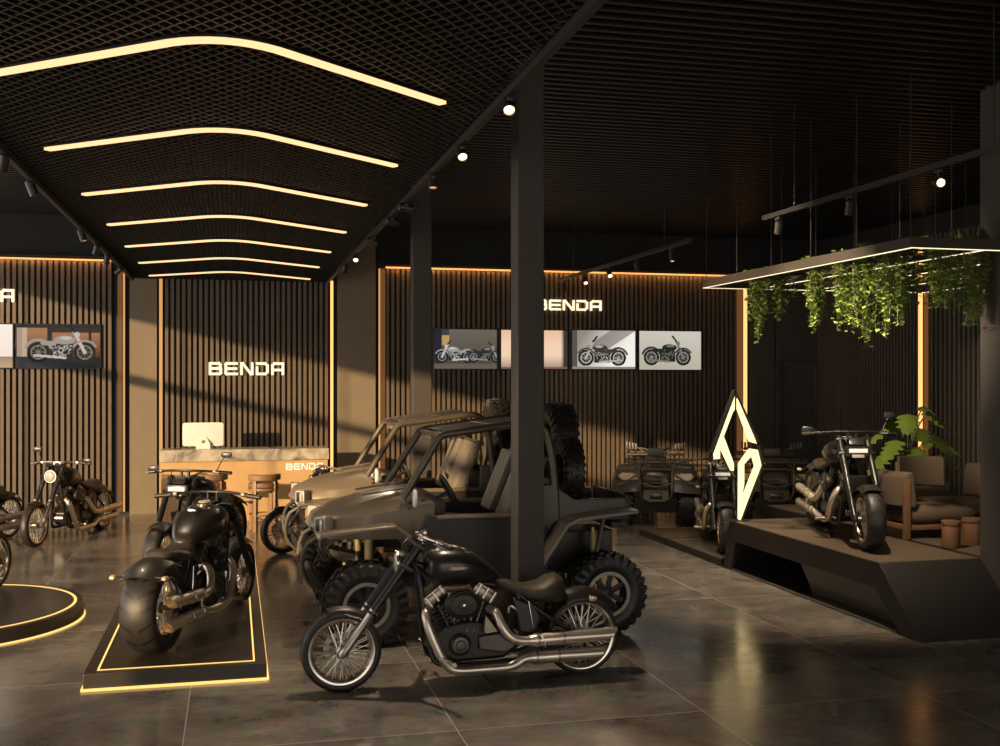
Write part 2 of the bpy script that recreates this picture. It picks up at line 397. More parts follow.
strip((10.17, YB - .07, 2.305), (.13, .02, 4.49), 'painted_led_glow', 'painted amber glow where the long screen wall ends, behind the rhombus sign')  # stands in for the orange wash of the bright strip by the door
strip((10.29, YB - .08, 2.305), (.07, .03, 4.49), 'led_wall', 'bright yellow vertical light strip above the rhombus sign by the dark door')
strip((XR - .08, 17.03, 2.5), (.03, .11, 5.0), 'led_wall', 'bright vertical light strip behind the big leafy plant')
strip((XR - .07, 16.895, 2.5), (.02, .10, 5.0), 'painted_led_glow', 'painted amber glow beside the bright strip behind the big leafy plant')  # orange wash of the bright strip, painted as its own emissive band
ta = strip((-4.56, YB - .16, ZT + .02), (4.88, .02, .03), 'led_top', 'long horizontal light strip along the top of the wall with one sign letter in view')
tb = strip((6.46, YB - .16, ZT + .02), (7.32, .02, .03), 'led_top', 'long horizontal light strip along the top of the four screen wall')

for e_, L_, en in ((ta, 4.8, 26), (tb, 7.2, 34)):   # the light tubes behind the channel lip that wash down the slats
    l = bpy.data.lights.new('strip_light', 'AREA'); l.shape = 'RECTANGLE'; l.size = L_; l.size_y = .02; l.energy = en; l.color = (1, .42, .12)
    o = bpy.data.objects.new('strip_light', l); C.objects.link(o); o.parent = e_; o.location = (0, .065, .035)
    MB().box((0, .072, .06), (L_ + .08, .13, .02)).build('cover', 'black_metal', e_, smooth=0)
# ------------------------------------------------------------------ ceilings
m = MB(); y = 1.0
while y < YB:
    m.box(((1.75 + XR) / 2, y, ZC - .02), (XR - 1.75, .05, .13)); y += .165
struct(m.build('ceiling_slats', 'fin_black', smooth=0))
m = MB(); y = 4.0
while y < YB:
    m.box(((XL - 1.78) / 2, y, ZC - .02), (-1.78 - XL, .05, .13)); y += .165
struct(m.build('ceiling_slats', 'fin_black', smooth=0))
# expanded metal canopy
ZM, MX0, MX1, MY0, MY1 = 4.275, -1.79, 1.70, 1.6, 20.5
m = MB(); cw, hh = .092, .062
ny = int((MY1 - MY0) / hh) - 1; nx = int((MX1 - MX0) / cw)
for r in range(ny + 1):
    vs_, fs = [], []; t, hgt, ln = .022, .026, .012
    for i in range(2 * nx + 1):
        x = MX0 + .02 + i * cw / 2; yy = MY0 + r * hh + (hh if (i + r) % 2 else 0)
        vs_ += [(x, yy - t / 2, ZM), (x, yy + t / 2, ZM + .002), (x, yy + t / 2 + ln, ZM + hgt), (x, yy - t / 2 + ln, ZM + hgt)]
    for i in range(2 * nx):
        a, b = i * 4, i * 4 + 4
        for k in range(4): fs.append((a + k, a + (k + 1) % 4, b + (k + 1) % 4, b + k))
    m.add(vs_, fs)
struct(m.build('ceiling_mesh', 'mesh_black', smooth=0))
m = MB(); m.box(((MX0 + MX1) / 2, (MY0 + MY1) / 2, ZM + .25), (MX1 - MX0, MY1 - MY0, .02)); struct(m.build('ceiling_mesh_backing', 'ceiling_black', smooth=0))
m = MB()
for x in (MX0, MX1): m.box((x, (MY0 + MY1) / 2, ZM + .02), (.02, MY1 - MY0, .05))
m.box(((MX0 + MX1) / 2, MY1 - .02, ZM + .06), (MX1 - MX0, .05, .13))
struct(m.build('ceiling_mesh_frame', 'ceiling_black', smooth=0))
# chevron lights
ord_ = ['first', 'second', 'third', 'fourth', 'fifth', 'sixth', 'seventh']
for k in range(7):
    ya = 5.92 + 2.13 * k
    e = empty('chevron_light', (-.05, ya, ZM - .045), 0, f'glowing chevron ceiling lamp, {ord_[6 - k]} in the row counted from the reception wall', 'ceiling light', 'chevron lamps')
    pts = []
    for sx in (-1, 1):
        q = [(sx * (.0 + t * .28), .0 + (.10 * t * t)) for t in (0, .25, .5, .75, 1)]
        q += [(sx * 1.37, 1.0)]
        pts.append(q)
    path = [(x, y) for x, y in pts[0][::-1]] + [(x, y) for x, y in pts[1][1:]]
    def off(path, d):
        out = []
        for i, (x, y) in enumerate(path):
            a = path[max(0, i - 1)]; b = path[min(len(path) - 1, i + 1)]; tx, ty = b[0] - a[0], b[1] - a[1]; l = math.hypot(tx, ty)
            out.append((x - ty / l * d, y + tx / l * d))
        return out
    def ribbon(mb, path, w, z0, z1):
        L_, R_ = off(path, w / 2), off(path, -w / 2)
        rings = [[(*L_[i], z0), (*R_[i], z0), (*R_[i], z1), (*L_[i], z1)] for i in range(len(path))]
        return mb.loft(rings)
    ribbon(MB(), path, .060, .006, .026).build('diffuser', 'led_chev', e)
    ribbon(MB(), path, .072, .0262, .04).build('housing', 'black_metal', e)

# ------------------------------------------------------------------ columns
struct(MB().box((2.55, 9.33, ZC / 2), (.24, .26, ZC)).build('column', 'column', bevel=.006))
struct(MB().box((2.55, 15.0, ZC / 2), (.26, .26, ZC)).build('column', 'column', bevel=.006))
struct(MB().box((7.49, 9.32, ZC / 2), (.29, .30, ZC)).build('column', 'column', bevel=.006))

# ------------------------------------------------------------------ tracks and spots
spots = []
def track(x, y0, y1, z, label):
    o = empty('lighting_track', (x, (y0 + y1) / 2, z), 0, label, 'lighting track', 'ceiling lighting tracks')
    L = y1 - y0
    MB().box((0, 0, 0), (.045, L, .05)).build('rail', 'track', o, smooth=0)
    for sgn in (-1, 1): MB().box((0, sgn * (L / 2 + .01), 0), (.05, .02, .055)).build('end_cap', 'black_metal', o, smooth=0)
    for yy in (-.35 * L, .35 * L):
        if ZC - z > .5 and abs(x) > 3: MB().tube([(0, yy, .02), (0, yy, ZC - z - .08)], .006, 6).build('hanger', 'wire', o)
    return o
track(MX0 + .03, 4.5, 20.3, ZM - .035, 'long black lighting track on the mesh ceiling edge towards the one-letter sign')
track(MX1 - .03, 3.0, 20.3, ZM - .035, 'long black lighting track on the mesh ceiling edge beside the standing column')
track(5.74, 12.99, 18.81, 4.25, 'short black lighting track hung before the screen wall')
track(5.76, 6.6, 11.02, 4.25, 'black lighting track hung beside the planted frame over the stage')
def spot(x, y, z, aim, on, label, grp, energy=0., cone=75, drop=.12):
    e = empty('track_spotlight', (x, y, z), 0, label, 'spotlight', grp)
    d = (Vector(aim) - Vector((x, y, z - drop))).normalized()
    MB().box((0, 0, -.03), (.04, .10, .03), ch=.005).build('adapter', 'track', e)
    MB().tube([(0, 0, -.02), (0, 0, -drop + .03)], .009, 6).build('stem', 'track', e)
    c = Vector((0, 0, -drop))
    MB().lathe([(.028, -.07), (.040, -.06), (.042, .06), (.042, .075), (.036, .078), (.034, .062)], c, d, 20).build('can', 'spot_can', e)
    MB().lathe([(.0, .064), (.033, .064), (.033, .066), (.0, .068)], c, d, 16).build('bulb', on, e)
    if energy:
        l = bpy.data.lights.new('spot_beam', 'SPOT'); l.energy = energy; l.color = (1, .78, .55); l.spot_size = R(cone); l.spot_blend = .8; l.shadow_soft_size = .035
        o = bpy.data.objects.new('spot_beam', l); C.objects.link(o); o.parent = e; o.location = c + d * .10
        o.rotation_euler = d.to_track_quat('-Z', 'Y').to_euler()
    return e
cam_p = (0, 0, 2.0)
# right edge of the mesh
rs = [(6.55, 'spot_on', (1.0, 3.2, .8), 500, 75), (8.0, 'spot_on', (1.6, 4.6, .7), 500, 75), (9.2, 'spot_dim', (1.5, 8.3, .6), 420, 75), (10.75, 'spot_dim', (6.95, 10.7, 3.2), 2600, 34), (11.7, 'spot_dim', (6.7, 12.7, 3.15), 1500, 30), (13.5, 'spot_dim', (9.4, 13.6, 1.9), 1100, 24), (15.3, 'spot_on', (1.2, 11.5, .9), 120, 75), (16.8, 'spot_on', (1.0, 19.5, 1.2), 80, 75)]
rl = ['eighth', 'seventh', 'sixth', 'fifth', 'fourth', 'third', 'second', 'first']
for k, (y, on, aim, en, cn) in enumerate(rs):
    spot(MX1 - .03, y, ZM - .05, aim, on, f'track spotlight on the mesh edge beside the column, {rl[k]} out from the reception wall', 'spotlights along the mesh ceiling', en, cn, .055)
ls = [(9.2, (-3, 12, .3), 160), (10.4, (-.4, 10.6, .6), 160), (13.7, (-.5, 13.2, .7), 120), (15.1, (-3.0, 17.5, .6), 100), (16.3, (-2.5, 17.9, .7), 90), (18.0, (-4.5, 20.5, 2.), 60)]
for k, (y, aim, en) in enumerate(ls):
    spot(MX0 + .03, y, ZM - .05, aim, 'spot_on' if k > 3 else 'spot_dim', f'track spotlight on the mesh edge by the one-letter sign, {rl[k + 2]} out from the wall', 'spotlights along the mesh ceiling', en, 75, .06)
for k, (y, aim, on, en) in enumerate([(13.6, (5.9, 13.0, .3), 'spot_on', 260), (14.9, (6.9, 16.4, .4), 'spot_dim', 110), (16.1, (5.3, 12, .8), 'spot_on', 12), (17.3, (5.2, 13.5, .2), 'spot_on', 10), (18.5, (6.5, 20.4, 2.), 'spot_dim', 50)]):
    spot(5.74, y, 4.23, aim, on, f'small track spotlight before the screen wall, {ord_[k]} on its track from the planted frame', 'spotlights before the screen wall', en)
for k, (y, aim, on, en) in enumerate([(7.95, (3.5, 1.0, 2.0), 'spot_on', 200), (9.3, (6.3, 10.9, .8), 'spot_dim', 650), (10.7, (6.4, 13.0, .5), 'spot_dim', 300)]):
    spot(5.76, y, 4.23, aim, on, ('bright lit track spotlight beside the planted frame, shining towards the entrance', 'dark track spotlight beside the planted frame, middle of the three on its track', 'dark track spotlight at the track end over the rhombus sign')[k], 'spotlights beside the planted frame', en)

# ------------------------------------------------------------------ lettering
GL = {
 'B': [[(0, 0), (0, 1), (.78, 1), (.88, .9), (.88, .62), (.78, .52), (.02, .52)], [(.78, .52), (.92, .42), (.92, .1), (.82, 0), (0, 0)]],
 'E': [[(.95, 1), (0.08, 1), (0, .92), (0, .08), (.08, 0), (.95, 0)], [(0, .5), (.9, .5)]],
 'N': [[(0, 0), (0, 1), (.12, 1), (.82, 0), (.94, 0), (.94, 1)]],
 'D': [[(0, .62), (0, 0), (.72, 0), (.92, .2), (.92, .8), (.72, 1), (0, 1)]],
 'A': [[(0, 0), (0, .82), (.18, 1), (.92, 1), (.92, 0)], [(0, .38), (.92, .38)]],
}
def stroke(mb, pts, t, th, to3):
    for i in range(len(pts) - 1):
        a, b = Vector(pts[i]), Vector(pts[i + 1]); d = (b - a).normalized(); n = Vector((-d.y, d.x)) * t / 2; e = d * t * .46
        q = [a - e + n, b + e + n, b + e - n, a - e - n]
        mb.add([to3(p, 0) for p in q] + [to3(p, th) for p in q], [(0, 1, 2, 3), (7, 6, 5, 4), (0, 4, 5, 1), (1, 5, 6, 2), (2, 6, 7, 3), (3, 7, 4, 0)])
def sign(text, x0, z0, w, h, y, label, mt='sign', name='letter_sign', t=.2):
    n = 5; e = empty(name, (x0, y, z0), 0, label, 'sign', 'letter signs')
    pw = w / n; lw = pw * .86
    for i, ch in enumerate('BENDA'):
        if ch not in text: continue
        mb = MB()
        tt = t * h
        for s in GL[ch]:
            stroke(mb, [(i * pw + tt / 2 + p[0] * (lw - tt) / .94, tt / 2 + p[1] * (h - tt)) for p in s], tt, .03, lambda p, d: (p.x, -d, p.y))
        mb.build('letter', mt, e, smooth=0)
    return e
sign('BENDA', -.45, 2.52, 1.40, .24, YB - .1, 'illuminated BENDA lettering on the slat wall behind the reception counter')
sign('BENDA', 5.76, 3.81, 1.42, .21, YB - .1, 'illuminated BENDA lettering above the four screens, half hidden by the column')
sign('BENDA', -5.05, 3.80, 1.34, .23, YB - .1, 'illuminated letters above the garage screen, only the A in view')

# ------------------------------------------------------------------ screens with pictures
def seg_d(x, y, a, b):
    ax, ay = a; bx, by = b; dx, dy = bx - ax, by - ay; l2 = dx * dx + dy * dy
    t = max(0, min(1, ((x - ax) * dx + (y - ay) * dy) / l2)) if l2 else 0
    return math.hypot(x - ax - t * dx, y - ay - t * dy)
def bike_pic(ox, oy, s, flip=1, body=(.03, .03, .03), shine=(.3, .3, .3), rim=(.25, .25, .25)):
    """layers: list of (test(x,y)->bool, colour)"""
    T = lambda x, y: ((x - ox) / s * flip, (y - oy) / s)
    Ls = []
    def add(fn, col): Ls.append((lambda x, y, fn=fn: fn(*T(x, y)), col))
    dk = (.012, .012, .012)
    for cx, r in ((-.62, .3), (.62, .3)):
        add(lambda x, y, cx=cx, r=r: math.hypot(x - cx, y) < r, dk)
        add(lambda x, y, cx=cx, r=r: .17 < math.hypot(x - cx, y) < .21, rim)
        add(lambda x, y, cx=cx, r=r: math.hypot(x - cx, y) < .07, rim)
        add(lambda x, y, cx=cx: math.hypot(x - cx, y) < .17 and int((math.atan2(y, x - cx) + 3.2) * 4) % 3 == 0, tuple(c * .5 for c in rim))
    add(lambda x, y: seg_d(x, y, (-.62, 0), (-.33, .62)) < .045, shine)
    add(lambda x, y: seg_d(x, y, (-.35, .6), (-.2, .78)) < .035, dk)
    add(lambda x, y: abs(x) < .3 and -.17 < y < .25, dk)
    add(lambda x, y: abs(x + .02) < .27 and -.13 < y < .22 and noise.noise((x * 17, y * 17, 3.1)) > .12, tuple(c * .6 for c in shine))
    add(lambda x, y: abs(x + .02) < .25 and -.10 < y < .2 and noise.noise((x * 21, y * 21, 8.7)) > .30, shine)
    add(lambda x, y: math.hypot(x - .02, y - .06) < .075, shine)
    add(lambda x, y: math.hypot(x - .02, y - .06) < .05, dk)
    add(lambda x, y: ((x + .08) / .29) ** 2 + ((y - .36) / .13) ** 2 < 1, body)
    add(lambda x, y: ((x + .12) / .16) ** 2 + ((y - .42) / .05) ** 2 < 1, shine)
    add(lambda x, y: seg_d(x, y, (.2, .26), (.5, .27)) < .065, body)
    add(lambda x, y: abs(math.hypot(x - .62, y) - .36) < .04 and y > .1, body)
    add(lambda x, y: abs(math.hypot(x + .62, y) - .34) < .03 and y > .15, body)
    add(lambda x, y: math.hypot(x + .42, y - .52) < .075, shine)
    add(lambda x, y: seg_d(x, y, (-.1, -.16), (.72, -.09)) < .035, shine)
    return Ls
def picture(x0, z0, w, h, bgf, layers, label, grp):
    e = empty('wall_screen', (x0, YB - .12, z0), 0, label, 'screen', grp)
    MB().box((w / 2, .03, h / 2), (w, .05, h)).build('bezel', 'screen_bezel', e, bevel=.004)
    nx, ny = 120, 76; a, b = .02, .02
    vs_ = []; cols = []
    for j in range(ny + 1):
        for i in range(nx + 1):
            u, v = i / nx, j / ny; vs_.append((a + u * (w - 2 * a), .0, b + v * (h - 2 * b)))
            x, y = u * w / h, v; c = bgf(u, v)
            for fn, col in layers:
                if fn(x, y): c = col
            cols.append(c)
    fs = [(j * (nx + 1) + i, j * (nx + 1) + i + 1, (j + 1) * (nx + 1) + i + 1, (j + 1) * (nx + 1) + i) for j in range(ny) for i in range(nx)]
    me = bpy.data.meshes.new('picture'); me.from_pydata(vs_, [], fs)
    ca = me.color_attributes.new('Col', 'FLOAT_COLOR', 'POINT'); ca.data.foreach_set('color', [q for c in cols for q in (*c, 1)])
    me.materials.append(M['picture']); o = bpy.data.objects.new('picture', me); C.objects.link(o); o.parent = e
    return e
def lerp(a, b, t): t = max(0, min(1, t)); return tuple(x + (y - x) * t for x, y in zip(a, b))
def bg_night(u, v):
    if v < .12: return (.13, .11, .085)
    if u < .12: return (.02, .02, .03) if v > .3 else (.05, .03, .02)
    if u < .24 and v > .6: return (.5, .32, .12) if v < .85 else (.05, .05, .06)
    return lerp((.07, .06, .045), (.15, .13, .10), v)
def bg_peach(u, v):
    if v < .04: return (.22, .11, .08)
    c = lerp((.42, .30, .24), (.95, .68, .48), (v - .05) / .3); c = lerp(c, (.85, .5, .3), (v - .6) / .5)
    if u > .9: c = lerp(c, (.05, .04, .035), (u - .9) / .05)
    return c
def bg_studio(u, v):
    if v < .06: return (.28, .24, .2)
    c = lerp((.30, .26, .22), (.95, .9, .82), u * 1.3 + (.4 - v) * .5)
    if v > .5 and abs((u - .35) * 1.1 - (v - .5)) < .22: c = lerp(c, (.17, .15, .13), .7)
    if u < .08: c = (.1, .09, .08)
    return c
def bg_grey(u, v): return lerp((.48, .44, .34), (.62, .58, .5), v + .2 * u)
def bg_garage(u, v):
    if v < .26: return lerp((.035, .035, .04), (.010, .010, .010), u)
    if v > .93: return (.02, .018, .018)
    if .06 < u < .12 : return (.55, .4, .28)
    if u < .06: return (.4, .3, .22)
    if .36 < u < .42 or .86 < u < .9: return (.02, .02, .02)
    if v > .82 and u > .4: return (.03, .025, .025)
    return lerp((.10, .04, .02), (.38, .17, .08), (v - .3) * 2)
def bg_pale(u, v): return lerp((.55, .38, .22), (.30, .22, .12), v * 3) if v < .26 else lerp((1, .78, .66), (1, .88, .8), v)
W_ = 1.32
picture(3.72, 2.63, 1.28, .80, bg_night, bike_pic(.52, .30, .52, 1, (.35, .34, .32), (.6, .58, .52)) + bike_pic(1.30, .30, .48, -1, (.03, .03, .03), (.3, .28, .25)), 'wall screen showing two motorcycles parked at night, beside the column', 'screens on the long wall')
picture(5.05, 2.63, 1.39, .80, bg_peach, [], 'wall screen glowing plain peach, partly behind the column', 'screens on the long wall')
picture(6.50, 2.63, 1.37, .81, bg_studio, bike_pic(.80, .29, .70, 1, (.05, .045, .04), (.45, .42, .38), (.5, .46, .42)), 'wall screen showing a side view of a black motorcycle in a bright studio', 'screens on the long wall')
picture(7.92, 2.62, 1.38, .82, bg_grey, bike_pic(.76, .32, .70, -1, (.02, .02, .02), (.2, .18, .15), (.3, .28, .24)), 'wall screen showing a dark motorcycle on a plain pale grey ground', 'screens on the long wall')
picture(-3.73, 2.63, 1.42, .80, bg_garage, bike_pic(.95, .36, .80, -1, (.34, .31, .27), (.55, .5, .44), (.22, .19, .15)), 'wall screen showing a silver motorcycle in a garage, beside the plaster pier', 'screens under the letter A')
picture(-5.18, 2.63, 1.42, .80, bg_pale, [], 'pale pink glowing wall screen cut by the picture edge, under the letter A', 'screens under the letter A')

# ------------------------------------------------------------------ motorcycles
def bike_wheel(name, root, cx, r, w, rr, disc_y, front, spoke_n=24):
    W = MB()
    W.lathe([(rr + .016, -.44 * w), (rr + .004, -.45 * w), (rr - .012, -.40 * w), (rr - .018, -.30 * w), (rr - .034, -.12 * w), (rr - .034, .12 * w), (rr - .018, .30 * w), (rr - .012, .40 * w), (rr + .004, .45 * w), (rr + .016, .44 * w)], (cx, 0, r), 'y', 48, cap=False)
    o = W.build(name, 'chrome', root)
    h = r - rr
    MB().lathe([(rr - .004, -.38 * w), (rr + .22 * h, -.485 * w), (rr + .5 * h, -.5 * w), (r - .22 * h, -.45 * w), (r - .07 * h, -.30 * w), (r - .01 * h, -.13 * w), (r, 0), (r - .01 * h, .13 * w), (r - .07 * h, .30 * w), (r - .22 * h, .45 * w), (rr + .5 * h, .5 * w), (rr + .22 * h, .485 * w), (rr - .004, .38 * w)], (cx, 0, r), 'y', 56, cap=False).build('tyre', 'tyre', o, smooth=60)
    S = MB(); hw = min(.06, .42 * w)
    for sd in (-1, 1):
        for k in range(spoke_n):
            a = 2 * PI * (k + .25 * sd) / spoke_n; b = a + (.5 if k % 2 else -.5)
            S.tube([(cx + .04 * math.cos(b), sd * hw, r + .04 * math.sin(b)), (cx + (rr - .03) * math.cos(a), sd * hw * .45, r + (rr - .03) * math.sin(a))], .0046, 5, cap=False)
    S.build('wire_spokes', 'spoke', o)
    hb = MB(); hb.lathe([(.018, -.5 * w - .05), (.024, -hw - .015), (.05, -hw - .008), (.05, -hw + .008), (.03, -hw + .02), (.03, hw - .02), (.05, hw - .008), (.05, hw + .008), (.024, hw + .015), (.018, .5 * w + .05)], (cx, 0, r), 'y', 20)
    hb.build('hub', 'steel', o)
    D = MB(); D.lathe([(.085, -.003), (.128, -.003), (.128, .003), (.085, .003), (.085, -.003)], (cx, disc_y, r), 'y', 36, cap=False)
    for k in range(6):
        a = 2 * PI * k / 6; D.box((cx + .068 * math.cos(a), disc_y, r + .068 * math.sin(a)), (.05, .005, .014), Matrix.Rotation(-a, 3, 'Y'))
    D.build('brake_disc', 'steel', o)
    return o
def cylinder_fins(mb, base, top, r0, n):
    base, top = Vector(base), Vector(top); d = (top - base); L = d.length; prof = []
    for i in range(n):
        h = L * i / n
        prof += [(r0 * .8, h), (r0, h + L / n * .15), (r0, h + L / n * .55), (r0 * .8, h + L / n * .7)]
    prof.append((r0 * .8, L)); mb.lathe(prof, base, d.normalized(), 24)
def motorcycle(kind, mirrors=True):
    B = kind == 'B'; s = -1 if B else 1
    wb = 1.93 if B else 1.99
    xf, xr = wb / 2, -wb / 2
    rf, wf, rrf = (.33, .19, .225) if B else (.318, .12, .252)
    rrear, wr, rrr = (.375, .31, .245) if B else (.322, .17, .272)
    root = empty('motorcycle')
    root['category'] = 'motorcycle'
    bike_wheel('front_wheel', root, xf, rf, wf, rrf, -s * (wf / 2 + .02) if B else s * -.085, True)
    bike_wheel('rear_wheel', root, xr, rrear, wr, rrr, -s * (min(.1, wr / 2) + .02), False)
    # fork
    xt, zt = xf - .60, 1.13
    ax = Vector((xf, 0, rf)); tp = Vector((xt, 0, zt)); fy = wf / 2 + .055
    for sd in (1, -1):
        lg = MB().tube([ax.lerp(tp, .36) + Vector((0, sd * fy, 0)), ax.lerp(tp, 1.03) + Vector((0, sd * fy, 0))], .036 if B else .036, 14).build('fork_leg', 'black_frame', root)
        p = lambda t: ax.lerp(tp, t) + Vector((0, sd * fy, 0))
        MB().tube([p(-.03), p(.0), p(.05), p(.38), p(.40)], [.024, .040, .034, .034, .042], 14).build('slider', 'black_frame' if B else 'steel', lg)
    tm = MB(); d = (tp - ax).normalized(); rot = Matrix.Rotation(-math.atan2(d.x, d.z) * -1, 3, 'Y')
    for t, wd in ((.80, .12), (.99, .10)):
        c = ax.lerp(tp, t); tm.box(c - Vector((.015, 0, 0)), (wd, 2 * fy + .085, .032), rot, ch=.008)
    tm.tube([ax.lerp(tp, .76) - Vector((.05, 0, 0)), ax.lerp(tp, 1.0) - Vector((.05, 0, 0))], .03, 14)
    tm.build('triple_clamp', 'black_frame', root)
    # front fender
    if B: MB().fender(xf, rf, rf + .035, wf / 2 + .025, 62, 168, .05, e=3).build('front_fender', 'fender_black', root)
    else: MB().fender(xf, rf, rf + .03, wf / 2 + .02, 72, 128, .045, e=3).build('front_fender', 'fender_black', root)
    fs = MB()
    for sd in (1, -1): fs.tube([(xf - .02, sd * (wf / 2 + .022), rf + rf * .93), ax.lerp(tp, .3) + Vector((0, sd * fy, 0))], .009, 6)
    fs.build('fender_bracket', 'black_frame', root)
    # headlight
    hx, hz = xt + .14, .99
    if B:
        h = MB().box((hx, 0, hz + .02), (.12, .27, .13), ch=.03).build('headlight', 'black_frame', root)
        MB().box((hx + .062, 0, hz + .035), (.012, .20, .045), ch=.004).build('lamp_lens', 'lamp_on', h)
        MB().box((hx + .062, 0, hz - .025), (.01, .13, .035), ch=.004).build('lower_lens', 'glass_lamp', h)
        MB().box((hx - .03, 0, hz + .12), (.05, .16, .09), Matrix.Rotation(R(-35), 3, 'Y'), ch=.012).build('instrument_pod', 'black_frame', h)
    else:
        h = MB().lathe([(.02, -.13), (.06, -.11), (.085, -.05), (.092, .0), (.092, .015)], (hx, 0, hz), 'x', 28).build('headlight', 'black_frame', root)
        MB().lathe([(.094, .0), (.098, .01), (.094, .03), (.084, .03)], (hx, 0, hz), 'x', 28, cap=False).build('headlight_ring', 'chrome', h)
        MB().lathe([(.084, .018), (.07, .032), (.03, .04), (.0, .042)], (hx, 0, hz), 'x', 24).build('lamp_lens', 'glass_lamp', h)
        for sd in (1, -1): MB().tube([(hx - .05, sd * .08, hz), (xt + .06, sd * fy, hz + .03)], .012, 8).build('headlight_bracket', 'black_frame', h)
    # handlebar
    zb = 1.21 if B else 1.18; hw = .50 if B else .44
    pts = [(xt - .17, -hw, zb - .02), (xt - .11, -hw * .62, zb + .0), (xt - .05, -hw * .3, zb + .012), (xt - .03, 0, zb + .012), (xt - .05, hw * .3, zb + .012), (xt - .11, hw * .62, zb), (xt - .17, hw, zb - .02)]
    hb = MB().tube(pts, .0145, 10, smooth=4)
    for sd in (1, -1): hb.tube([(xt - .04, sd * .045, zt + .0), (xt - .045, sd * .045, zb + .01)], .017, 10)
    hb = hb.build('handlebar', 'black_frame' if B else 'chrome', root)
    for sd in (1, -1):
        e0 = Vector((xt - .178, sd * (hw + .03), zb - .022)); e1 = Vector((xt - .138, sd * (hw - .12), zb - .01))
        MB().tube([e0, e0.lerp(e1, .08), e0.lerp(e1, .95), e1], [.017, .022, .021, .024], 12).build('grip', 'rubber_plain', hb)
        c = Vector((xt - .12, sd * (hw - .16), zb - .005))
        MB().box(c, (.055, .05, .04), ch=.01).build('switch_housing', 'chrome' if not B else 'engine', hb)
        MB().tube([c + Vector((.03, 0, 0)), c + Vector((.05, sd * .06, 0)), e0 + Vector((.055, 0, 0))], [.008, .007, .006], 7).build('lever', 'chrome', hb)
        if mirrors:
            a = c + Vector((-.01, sd * .02, .02)); b = c + Vector((-.06, sd * .12, .20 if sd == -s else .03))
            mr = MB().tube([a, a.lerp(b, .5) + Vector((0, 0, .02)), b], .006, 6).build('mirror', 'black_frame', hb)
            MB().body([(-.012, 0, .012, .03), (-.008, 0, .034, .066), (.008, 0, .036, .07), (.012, 0, .03, .06)], 20, 3).build('mirror_back', 'black_frame', mr).location = b
            q = MB().box((0, 0, 0), (.003, .12, .056), ch=.001).build('mirror_glass', 'mirror_glass', mr); q.location = b + Vector((-.014, 0, 0))
    # frame
    fr = MB()
    for sd in (1, -1):
        fr.tube([(xt - .01, sd * .035, .93), (xt - .03, sd * .07, .76), (.30, sd * .12, .28), (.20, sd * .14, .185), (-.10, sd * .14, .175), (-.5, sd * .14, .19), (-.66, sd * .14, .28)], .021, 10, smooth=3)
        fr.tube([(-.40, sd * .10, .73), (-.62, sd * .145, .55), (xr + .06, sd * (wr / 2 + .045), rrear + .02)], .018, 10, smooth=2)
        fr.tube([(-.62, sd * .14, .24), (xr, sd * (wr / 2 + .045), rrear)], .022, 10)
        fr.box((xr + .01, sd * (wr / 2 + .045), rrear), (.10, .022, .07), ch=.008)
        fr.tube([(-.40, sd * .10, .74), (-.55, sd * .13, .4), (-.6, sd * .14, .25)], .017, 8)
    fr.tube([(xt + .0, 0, .97), (.1, 0, .84), (-.4, 0, .74)], .028, 10)
    fr.build('frame', 'black_frame', root)
    # tank
    if B: secs = [(.35, .98, .02, .03), (.33, .98, .08, .10), (.26, .98, .13, .19), (.10, .975, .155, .245), (-.05, .955, .15, .235), (-.20, .92, .12, .18), (-.33, .875, .07, .12), (-.41, .84, .02, .06)]
    else: secs = [(.345, .955, .02, .02), (.335, .953, .075, .08), (.29, .95, .12, .13), (.20, .945, .148, .165), (.08, .942, .152, .175), (-.05, .925, .132, .155), (-.16, .89, .10, .12), (-.25, .85, .055, .08), (-.31, .82, .02, .04)]
    tk = MB().body(secs, 28, 2.5).build('fuel_tank', 'paint_black', root, smooth=70)
    for sd in (1, -1):
        y = .170 if not B else .232
        if B: MB().lathe([(.0, 0), (.03, .0), (.034, .005), (.0, .008)], (.0, sd * y, .97), (0, sd, 0), 16, sx=1.5).build('badge', 'badge_metal', tk)
        else:
            MB().prism([(.17, .945), (.15, .966), (.05, .963), (-.005, .948), (.05, .934), (.15, .930)], sd * (y - .012), sd * (y + .006)).build('badge', 'badge', tk, bevel=.003)
            g = MB()
            for k in range(3): g.tube([(.14, sd * (y + .007), .940 + .008 * k), (.03 + .012 * abs(k - 1), sd * (y + .007), .940 + .008 * k)], .0022, 5)
            g.build('badge_lettering', 'badge_metal', tk)
    MB().lathe([(.05, -.02), (.072, .0), (.072, .018), (.06, .026)], (.12, 0, 1.075 if not B else 1.125), (-.12, 0, 1), 24).build('gauge', 'chrome', tk)
    MB().lathe([(.056, .0), (.056, .004), (.0, .006)], (.117, 0, 1.102 if not B else 1.152), (-.12, 0, 1), 24).build('gauge_face', 'gauge_face', tk)
    for sd in (1, -1): MB().lathe([(.034, -.02), (.036, .01), (.028, .02), (.0, .024)], (-.01, sd * .07, 1.045 if not B else 1.095), (-.15, sd * .35, 1), 18).build('filler_cap', 'chrome', tk)
    if B: MB().box((-.12, 0, 1.09), (.12, .085, .02), Matrix.Rotation(R(16), 3, 'Y'), ch=.008).build('tank_badge', 'badge_metal', tk)
